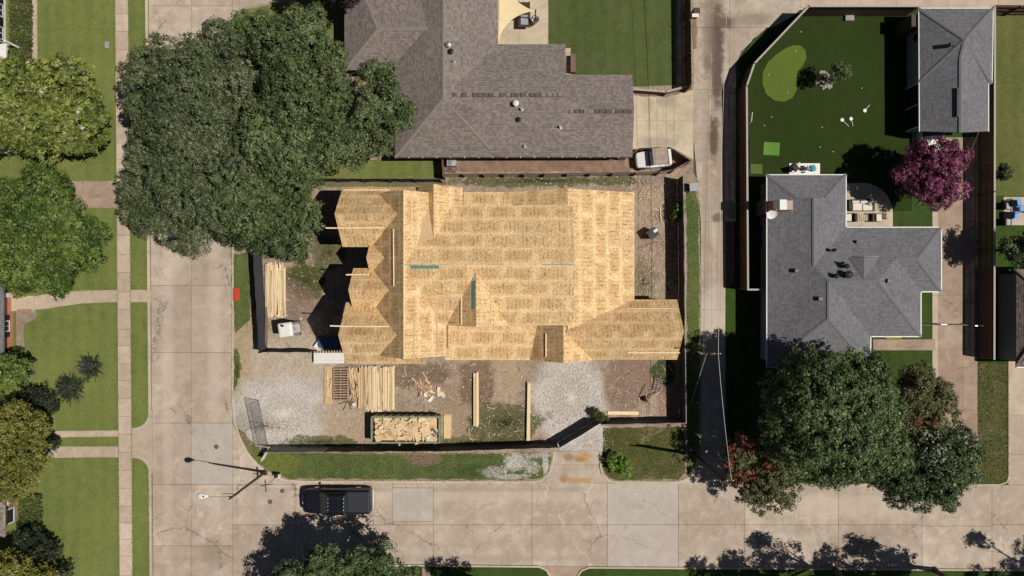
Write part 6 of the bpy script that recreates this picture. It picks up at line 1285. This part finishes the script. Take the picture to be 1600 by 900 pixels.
def crown(name, blobs, mat, parent, dens=1.0, tuft=.34, n_each=26, size=(.07, .125), fill=.6, tint=(.5, .18), lobes=14):
    """blob: one limb's foliage; lobes stand off it with shadowed gaps between; each lobe is skinned with leaf tufts"""
    VV, TT = [], []
    for (cx, cy, cz, rx, ry, rz) in blobs:
        R = np.array([rx, ry, rz]); C = np.array([cx, cy, cz])
        if rx > .9 and lobes:
            k = max(5, int(lobes * (rx / 2.4) ** 1.2)); d = RNG.normal(0, 1, (k * 8, 3)); d[:, 2] = np.abs(d[:, 2]) * 1.1 - .3; d /= np.linalg.norm(d, axis=1)[:, None]; keep = []
            for q in d:
                if all(np.linalg.norm(q - o) > .36 for o in keep): keep.append(q)
                if len(keep) >= k: break
            subs = [(C + q * R * RNG.uniform(.58, .80), R * RNG.uniform(.26, .46) * np.array([RNG.uniform(.8, 1.25), RNG.uniform(.8, 1.25), .8]), RNG.normal(0, .18)) for q in keep] + [(C + np.array([0, 0, -.15]) * R, R * .58, -.2)]  # core lobe tinted darker: shade inside the crown put into leaf colour
        else: subs = [(C, R, 0.0)]
        for (c, r, dt) in subs:
            area = 4 * np.pi * ((r[0] * r[1] + r[0] * r[2] + r[1] * r[2]) / 3) * .72; n = int(area / (tuft * tuft * 2.2) * dens) + 4
            d = RNG.normal(0, 1, (n * 2 + 4, 3)); d /= np.linalg.norm(d, axis=1)[:, None]; d = d[d[:, 2] > -.45][:n]
            p = c + d * RNG.uniform(.78, 1.1, len(d))[:, None] * r; p[:, 2] = np.maximum(p[:, 2], .2)
            tc = np.clip(tint[0] + dt + RNG.normal(0, tint[1], len(d)), 0, 1)
            v, t = leaves(p, d, n_each, tuft * RNG.uniform(.6, 1.15, len(d)), size, tc); VV.append(v); TT.append(t)
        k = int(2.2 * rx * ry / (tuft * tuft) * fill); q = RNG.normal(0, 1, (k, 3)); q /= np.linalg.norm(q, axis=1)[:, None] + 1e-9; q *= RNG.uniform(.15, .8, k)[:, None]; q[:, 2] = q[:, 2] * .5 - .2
        if k: v, t = leaves(C + q * R, q, 8, tuft * 1.4, (size[0] * 1.7, size[1] * 1.8), np.full(k, tint[0] - .25)); VV.append(v); TT.append(t)  # inner fill leaves coloured darker to stand for shade deep in the crown
    v = np.concatenate(VV).reshape(-1, 3); t = np.concatenate(TT); f = np.arange(len(v)).reshape(-1, 4)
    return link_mesh(name, mesh_np(name, v, f, mat, t), parent)
NLEAF = [0]
def B(px, py, r, z, rz=None, asp=1.0):
    c = W(px, py, z); m_ = r * (H - z) / F; return (c.x, c.y, z, m_, m_ * asp, rz if rz else m_ * .8)
def tree(name, label, blobs, mat, cat='tree', dens=1.0, group=None, trunk=.28, blooms=(), **k):
    bl = [B(*b) for b in blobs]; cx = sum(b[0] * b[3] for b in bl) / sum(b[3] for b in bl); cy = sum(b[1] * b[3] for b in bl) / sum(b[3] for b in bl)
    t = thing(name, label, cat, (cx, cy, .1), 0, group)
    zt = min(b[2] for b in bl) * .45; m_ = MB(); base = Vector((cx, cy, .05)); fork = Vector((cx, cy, zt))
    m_.tube([base, base + Vector((0, 0, .3)), fork], [trunk * 1.5, trunk, trunk * .75], 9)
    for b in bl:
        e_ = Vector((b[0], b[1], b[2] + b[5] * .2)); mid = fork.lerp(e_, .5) + Vector((random.uniform(-.3, .3), random.uniform(-.3, .3), random.uniform(.1, .5))); m_.tube([fork + Vector((0, 0, -.1)), mid, e_], [trunk * .6, trunk * .36, trunk * .12], 6)
        for _ in range(5):
            d = Vector((random.gauss(0, 1), random.gauss(0, 1), random.uniform(-.2, .9))).normalized(); m_.tube([mid.lerp(e_, random.uniform(.2, .9)), Vector((b[0] + d.x * b[3] * .85, b[1] + d.y * b[4] * .85, b[2] + d.z * b[5] * .85))], [trunk * .16, trunk * .04], 4)
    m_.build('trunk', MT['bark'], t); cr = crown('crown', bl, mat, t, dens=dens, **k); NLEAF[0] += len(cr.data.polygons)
    for (bs, bm, bd, sz) in blooms:
        c2 = crown('blossom', [B(*b) for b in bs], bm, t, dens=bd, tuft=.13, n_each=11, size=sz, fill=0, lobes=0); NLEAF[0] += len(c2.data.polygons)
    return t
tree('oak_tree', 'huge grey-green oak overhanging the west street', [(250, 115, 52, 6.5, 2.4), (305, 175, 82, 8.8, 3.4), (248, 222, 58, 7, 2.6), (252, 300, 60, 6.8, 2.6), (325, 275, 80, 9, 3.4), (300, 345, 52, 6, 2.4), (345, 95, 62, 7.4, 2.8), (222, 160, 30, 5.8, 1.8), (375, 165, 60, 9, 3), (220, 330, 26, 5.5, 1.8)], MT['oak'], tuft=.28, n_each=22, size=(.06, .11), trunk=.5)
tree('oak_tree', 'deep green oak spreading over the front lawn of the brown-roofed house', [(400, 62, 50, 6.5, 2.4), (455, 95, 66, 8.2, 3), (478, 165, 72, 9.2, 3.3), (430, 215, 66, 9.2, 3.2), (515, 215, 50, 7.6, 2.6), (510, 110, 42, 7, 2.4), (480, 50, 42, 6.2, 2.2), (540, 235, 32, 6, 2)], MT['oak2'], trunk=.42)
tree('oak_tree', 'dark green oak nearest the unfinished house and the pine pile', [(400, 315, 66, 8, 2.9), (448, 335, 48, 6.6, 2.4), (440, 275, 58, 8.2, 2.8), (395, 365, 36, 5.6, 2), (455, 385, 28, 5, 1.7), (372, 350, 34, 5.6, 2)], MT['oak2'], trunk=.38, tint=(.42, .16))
tree('round_tree', 'small round green tree against the brown shingle roof', [(598, 140, 40, 6.6, 2.3), (588, 190, 42, 6.2, 2.2), (618, 172, 30, 5.8, 1.8), (565, 215, 34, 5.6, 1.9), (600, 225, 22, 5, 1.5)], MT['oak2'], trunk=.22, tint=(.58, .15))
tree('plum_tree', 'dark purple-leaved tree at the top edge beside the brown roof', [(545, -14, 26, 5, 1.6), (500, -40, 40, 5.5, 2.2), (520, -60, 50, 6, 2.4)], leafmat('purple_plum_leaves', (.02, .012, .014), (.045, .025, .028), (.08, .05, .05)), trunk=.2)
tree('magnolia_tree', 'yellow-green magnolia with glossy leaves on the upper west lawn', [(35, 170, 62, 5.2, 2.4), (95, 145, 50, 5.2, 2.2), (118, 195, 46, 4.8, 2), (72, 210, 42, 4.6, 1.9), (30, 125, 35, 4.6, 1.8), (-10, 200, 50, 5, 2), (135, 150, 26, 4, 1.5)], MT['magnolia'], tuft=.30, n_each=20, size=(.085, .145), fill=.35, dens=.85, lobes=18, trunk=.25, tint=(.5, .14), blooms=[([(65, 143, 1.2, 7.2), (128, 200, 1.2, 6.4), (122, 175, 1, 6.6)], MT['whitebloom'], 1, (.05, .09))])
tree('maple_tree', 'fresh green round tree shading the west driveway', [(65, 335, 62, 6.4, 2.7), (115, 378, 50, 5.8, 2.3), (38, 395, 56, 5.8, 2.4), (72, 428, 42, 5, 2), (75, 292, 34, 5, 1.8), (20, 320, 46, 5.4, 2), (140, 400, 24, 4.6, 1.5)], MT['maple'], fill=.4, lobes=17, tuft=.3, n_each=22, trunk=.28)
tree('dogwood_tree', 'bright green small tree by the salmon house corner', [(12, 588, 28, 3.6, 1.5), (-12, 600, 30, 3.6, 1.5), (30, 575, 14, 3, 1)], MT['maple'], trunk=.14, tint=(.65, .14))
tree('olive_tree', 'dense olive-green tree over the double driveway', [(28, 662, 44, 3.8, 1.8), (18, 715, 52, 4.2, 1.9), (48, 725, 32, 3.2, 1.5), (58, 672, 24, 3, 1.3), (-20, 690, 50, 4, 1.8), (20, 755, 32, 3, 1.4)], MT['olive'], tuft=.26, size=(.055, .10), n_each=20, fill=.5, trunk=.22)
tree('dark_shrub', 'nearly black evergreen shrub between the bright green and olive trees', [(60, 622, 22, 1.6, .9), (80, 634, 12, 1.2, .7), (40, 614, 14, 1.4, .8)], MT['darkleaf'], 'shrub', trunk=.06, tuft=.16, n_each=14, size=(.04, .08))
tree('dark_shrub', 'small dark shrub poking out right of the olive tree', [(82, 688, 8, 1.2, .7), (84, 695, 7, 1.0, .6)], MT['darkleaf'], 'shrub', trunk=.04, tuft=.16, n_each=14, size=(.04, .08))
tree('dark_shrub', 'large dark evergreen shrub in front of the red brick house', [(40, 850, 20, 2.0, 1.1), (68, 855, 20, 1.8, 1.0), (82, 862, 12, 1.5, .8), (100, 892, 12, 1.3, .8), (48, 838, 14, 1.8, .9)], MT['darkleaf'], 'shrub', trunk=.07, tuft=.16, n_each=14, size=(.04, .08))
tree('pale_tree', 'pale olive tree at the bottom left corner', [(20, 892, 34, 3.4, 1.5), (55, 900, 26, 3, 1.3), (-10, 905, 40, 3.6, 1.6), (75, 905, 16, 2.5, 1)], MT['olive'], trunk=.14, tint=(.6, .2))
tree('porch_shrub', 'rounded olive shrub beside the salmon house porch', [(29, 452, 13, .8, .7), (22, 444, 10, .9, .7)], MT['olive'], 'shrub', trunk=.04, tuft=.16, n_each=14, size=(.04, .08))
tree('porch_shrub', 'clipped dark green shrub at the lower salmon wall', [(28, 556, 13, .7, .6), (38, 562, 6, .5, .4)], MT['hedge'], 'shrub', trunk=.04, tuft=.16, n_each=14, size=(.04, .08))
def hedge(label, x0, y0, x1, y1, h, mat):
    a, b = W(x0, y1, h), W(x1, y0, h); t = thing('hedge', label, 'hedge', ((a.x + b.x) / 2, (a.y + b.y) / 2, .1)); n = int((b.x - a.x) * (b.y - a.y) * 150); k = int(n * .4)
    p = np.stack([RNG.uniform(a.x, b.x, n), RNG.uniform(a.y, b.y, n), .1 + h * RNG.uniform(.75, 1, n)], 1); q = np.stack([np.where(RNG.random(k) < .5, a.x, b.x) + RNG.normal(0, .05, k), RNG.uniform(a.y, b.y, k), RNG.uniform(.15, h, k)], 1)
    c = np.concatenate([p, q]); v, tt = leaves(c, np.tile([0, 0, 1.], (len(c), 1)), 2, .08, (.05, .10), np.clip(.5 + .25 * np.sin(c[:, 1] * 3) + RNG.normal(0, .15, len(c)), 0, 1))
    link_mesh('foliage', mesh_np('foliage', v.reshape(-1, 3), np.arange(len(v) * 4).reshape(-1, 4), mat, tt), t); MB().box(((a.x + b.x) / 2, (a.y + b.y) / 2, .1 + h * .35), (b.x - a.x - .2, b.y - a.y - .2, h * .7)).build('inner_twigs', MT['bark'], t)
hedge('clipped hedge along the white house wall at top left', 15, -60, 44, 90, .7, MT['hedge']); hedge('clipped square hedge bed beside the red brick house', 30, 772, 60, 850, .6, MT['hedge'])
def spiky(name, label, px, py, r, n, mat, tilt=.5):
    c = W(px, py, .12); t = thing(name, label, 'shrub', c); R_ = M(r); V_, T_ = [], []
    for i in range(n):
        a = random.uniform(0, 6.28); el = random.uniform(.1, 1.2); L = R_ * random.uniform(.6, 1.15); d = np.array([math.cos(a) * math.cos(el), math.sin(a) * math.cos(el), math.sin(el) * .8]); s = np.array([-math.sin(a), math.cos(a), 0]) * .035; o = np.array([0, 0, .1]) + d * L * random.uniform(.0, .3)
        V_.append([o - s, o + s, o + d * L * .6 + s * 1.2, o + d * L]); T_ += [random.random()] * 4
        for k in range(7):
            q = o + d * L * random.uniform(.3, 1); e_ = np.array([random.gauss(0, 1), random.gauss(0, 1), .4]) * .1; V_.append([q, q + e_ * .5 + s * .9, q + e_ * 1.4, q + e_ * .5 - s * .9]); T_ += [random.random()] * 4
    v = np.array(V_).reshape(-1, 3); me = mesh_np('foliage', v, np.arange(len(v)).reshape(-1, 4), mat, np.array(T_)); link_mesh('foliage', me, t, local=True); MB().tube([(0, 0, 0), (0, 0, .3)], [.08, .05]).build('stem', MT['bark'], t, local=True)
    return t
dk = leafmat('dusty_dark_leaves', (.020, .028, .018), (.045, .058, .036), (.085, .10, .065))
spiky('spiky_shrub', 'dark spiky shrub on the lawn, nearer the pavement', 146, 572, 19, 190, dk); spiky('spiky_shrub', 'dark spiky shrub with a few red flowers on the lawn', 113, 606, 22, 230, dk)
tree('leafy_bush', 'bright green leafy bush at the edge of the corner lawn', [(968, 728, 19, .9, .8), (958, 720, 10, .8, .6), (978, 735, 10, .7, .6)], MT['bush'], 'shrub', trunk=.06, tint=(.55, .2), tuft=.16, n_each=14, size=(.04, .08))
tree('weed_bush', 'wispy green bush growing through the black fence by the gate', [(938, 652, 8, .8, .7), (930, 644, 6, .7, .5), (946, 656, 5, .7, .5)], MT['hedge'], 'shrub', trunk=.03, tuft=.16, n_each=14, size=(.04, .08))
tree('weed_bush', 'green weedy bush against the alley fence behind the house', [(1061, 326, 9, .9, .7), (1056, 338, 7, .7, .6), (1066, 318, 5, .6, .5)], MT['bush'], 'shrub', trunk=.03, tint=(.35, .2), tuft=.16, n_each=14, size=(.04, .08))
tree('pecan_tree', 'broad green tree in front of the grey-roofed house', [(1288, 640, 84, 8.2, 3.4), (1245, 688, 54, 6.6, 2.5), (1338, 692, 62, 7.2, 2.8), (1328, 602, 62, 7.6, 2.9), (1240, 618, 44, 6.4, 2.3), (1372, 645, 36, 6.2, 2), (1290, 718, 42, 5.6, 2), (1275, 585, 36, 6.4, 2)], MT['pecan'], fill=.25, lobes=17, dens=.8, trunk=.42)
tree('crape_myrtle', 'crape myrtle with red blossom over the street and alley corner', [(1165, 712, 36, 4.2, 1.7), (1205, 752, 48, 4.4, 1.8), (1222, 722, 34, 4, 1.6), (1178, 770, 30, 3.6, 1.3), (1150, 735, 22, 3.6, 1.3)], MT['myrtle'], dens=.65, fill=.25, tuft=.27, size=(.06, .10), trunk=.13, blooms=[([(1146, 702, 9, 5.6, .4), (1160, 688, 9, 5.6, .4), (1206, 712, 14, 6.0, .4), (1216, 724, 10, 6.0, .4), (1152, 746, 12, 5.3, .4), (1138, 722, 9, 5.0, .4), (1176, 700, 7, 6.0, .4), (1196, 730, 8, 6.1, .4), (1172, 742, 8, 5.8, .4)], MT['redbloom'], .34, (.04, .07))])
tree('crape_myrtle', 'bronze-leaved crape myrtle with sparse red flowers right of the broad tree', [(1430, 608, 38, 5.6, 2.2), (1455, 640, 36, 5, 2), (1425, 660, 32, 4.8, 1.8), (1470, 615, 20, 4.6, 1.5)], MT['myrtle'], tuft=.27, size=(.06, .10), trunk=.13, blooms=[([(1432, 658, 6, 6.5, .4), (1460, 658, 6, 6.5, .4), (1416, 652, 4, 6.4, .4)], MT['redbloom'], .3, (.04, .07))])
tree('crape_myrtle', 'white-flowering crape myrtle beside the lower east driveway', [(1448, 722, 62, 5.2, 2.2), (1494, 700, 38, 4.8, 1.9), (1405, 748, 40, 4.6, 1.8), (1465, 762, 40, 4.4, 1.7), (1505, 735, 28, 4.2, 1.5), (1420, 700, 36, 4.8, 1.8)], MT['pecan'], tuft=.27, size=(.06, .10), trunk=.15, tint=(.3, .16), blooms=[([(1514, 700, 17, 5.2, .9), (1500, 688, 12, 5.6, .9), (1470, 735, 34, 6, 1.0), (1455, 700, 26, 6.4, 1.0), (1505, 745, 22, 4.8, .9), (1430, 770, 26, 4.8, .8), (1480, 770, 22, 4.8, .8)], MT['whitebloom'], .22, (.035, .065))])
tree('crape_myrtle', 'magenta crape myrtle standing between the garage and the curved patio', [(1455, 262, 46, 4.4, 1.9), (1430, 285, 34, 3.9, 1.6), (1476, 285, 32, 3.9, 1.6), (1480, 250, 28, 3.9, 1.5), (1460, 305, 22, 3.5, 1.3), (1428, 248, 24, 3.9, 1.4)], MT['pinkbloom'], tuft=.27, size=(.06, .10), trunk=.13, tint=(.48, .22))
tree('yard_tree', 'small green tree growing out of the rock ring on the turf', [(1313, 112, 13, 2.6, .8), (1300, 122, 10, 2.3, .6), (1320, 118, 9, 2.2, .5), (1308, 104, 8, 2.2, .5)], MT['oak2'], trunk=.07, tuft=.2, n_each=14, size=(.05, .09), fill=.3, dens=.8)
tree('edge_tree', 'small green tree at the right edge beside the patio', [(1592, 392, 26, 4, 1.5), (1575, 388, 14, 3.4, 1), (1610, 385, 30, 4.2, 1.6)], MT['oak2'], trunk=.14)
tree('round_shrub', 'round dark green shrub against the tall east fence', [(1567, 272, 10, 1.0, .8), (1566, 262, 6, .9, .6)], MT['darkleaf'], 'shrub', trunk=.05, tint=(.75, .15), tuft=.16, n_each=14, size=(.04, .08))
tree('street_tree', 'green tree at the bottom edge south of the black pickup', [(520, 908, 58, 5.4, 2.1), (585, 905, 48, 5.4, 2.1), (470, 918, 42, 4.6, 1.8), (620, 915, 32, 4.8, 1.6), (540, 940, 60, 5.6, 2.2), (440, 935, 34, 4.4, 1.5), (500, 880, 18, 6.6, 1.0), (560, 872, 16, 6.8, 1.0), (600, 878, 14, 6.6, .9), (455, 892, 16, 5.6, .9), (640, 895, 12, 5.6, .8)], MT['pecan'], dens=.8, fill=.4, trunk=.24)
for (gx, gy, r, z, lab) in ((1312, 902, 44, 8, 'tall tree just below the picture, left of the two that shade the street'), (1385, 910, 40, 8, 'tree just below the picture between its two taller neighbours'), (1478, 902, 52, 8, 'tall tree just below the picture, shading the street by the white crape myrtle'), (1660, 902, 62, 8, 'tall tree beyond the lower right corner shading the street'), (1216, 910, 40, 8, 'thin tree just below the picture opposite the alley'), (768, 903, 30, 6, 'small tree just below the picture near the south path')):
    c = Vector(((gx - 800) * H / F, (450 - gy) * H / F, z)); m_ = M(r)
    bl = []
    for k in range(9): bl.append((800 + (c.x + random.uniform(-.7, .7) * m_) * F / (H - z), 450 - (c.y + random.uniform(-.5, .7) * m_) * F / (H - z), r * random.uniform(.28, .46) * H / (H - z), z + random.uniform(-1.5, 1.2), 1.3))
    tree('street_tree', lab, bl, MT['pecan'], trunk=.2, dens=.5, fill=.15, lobes=16)
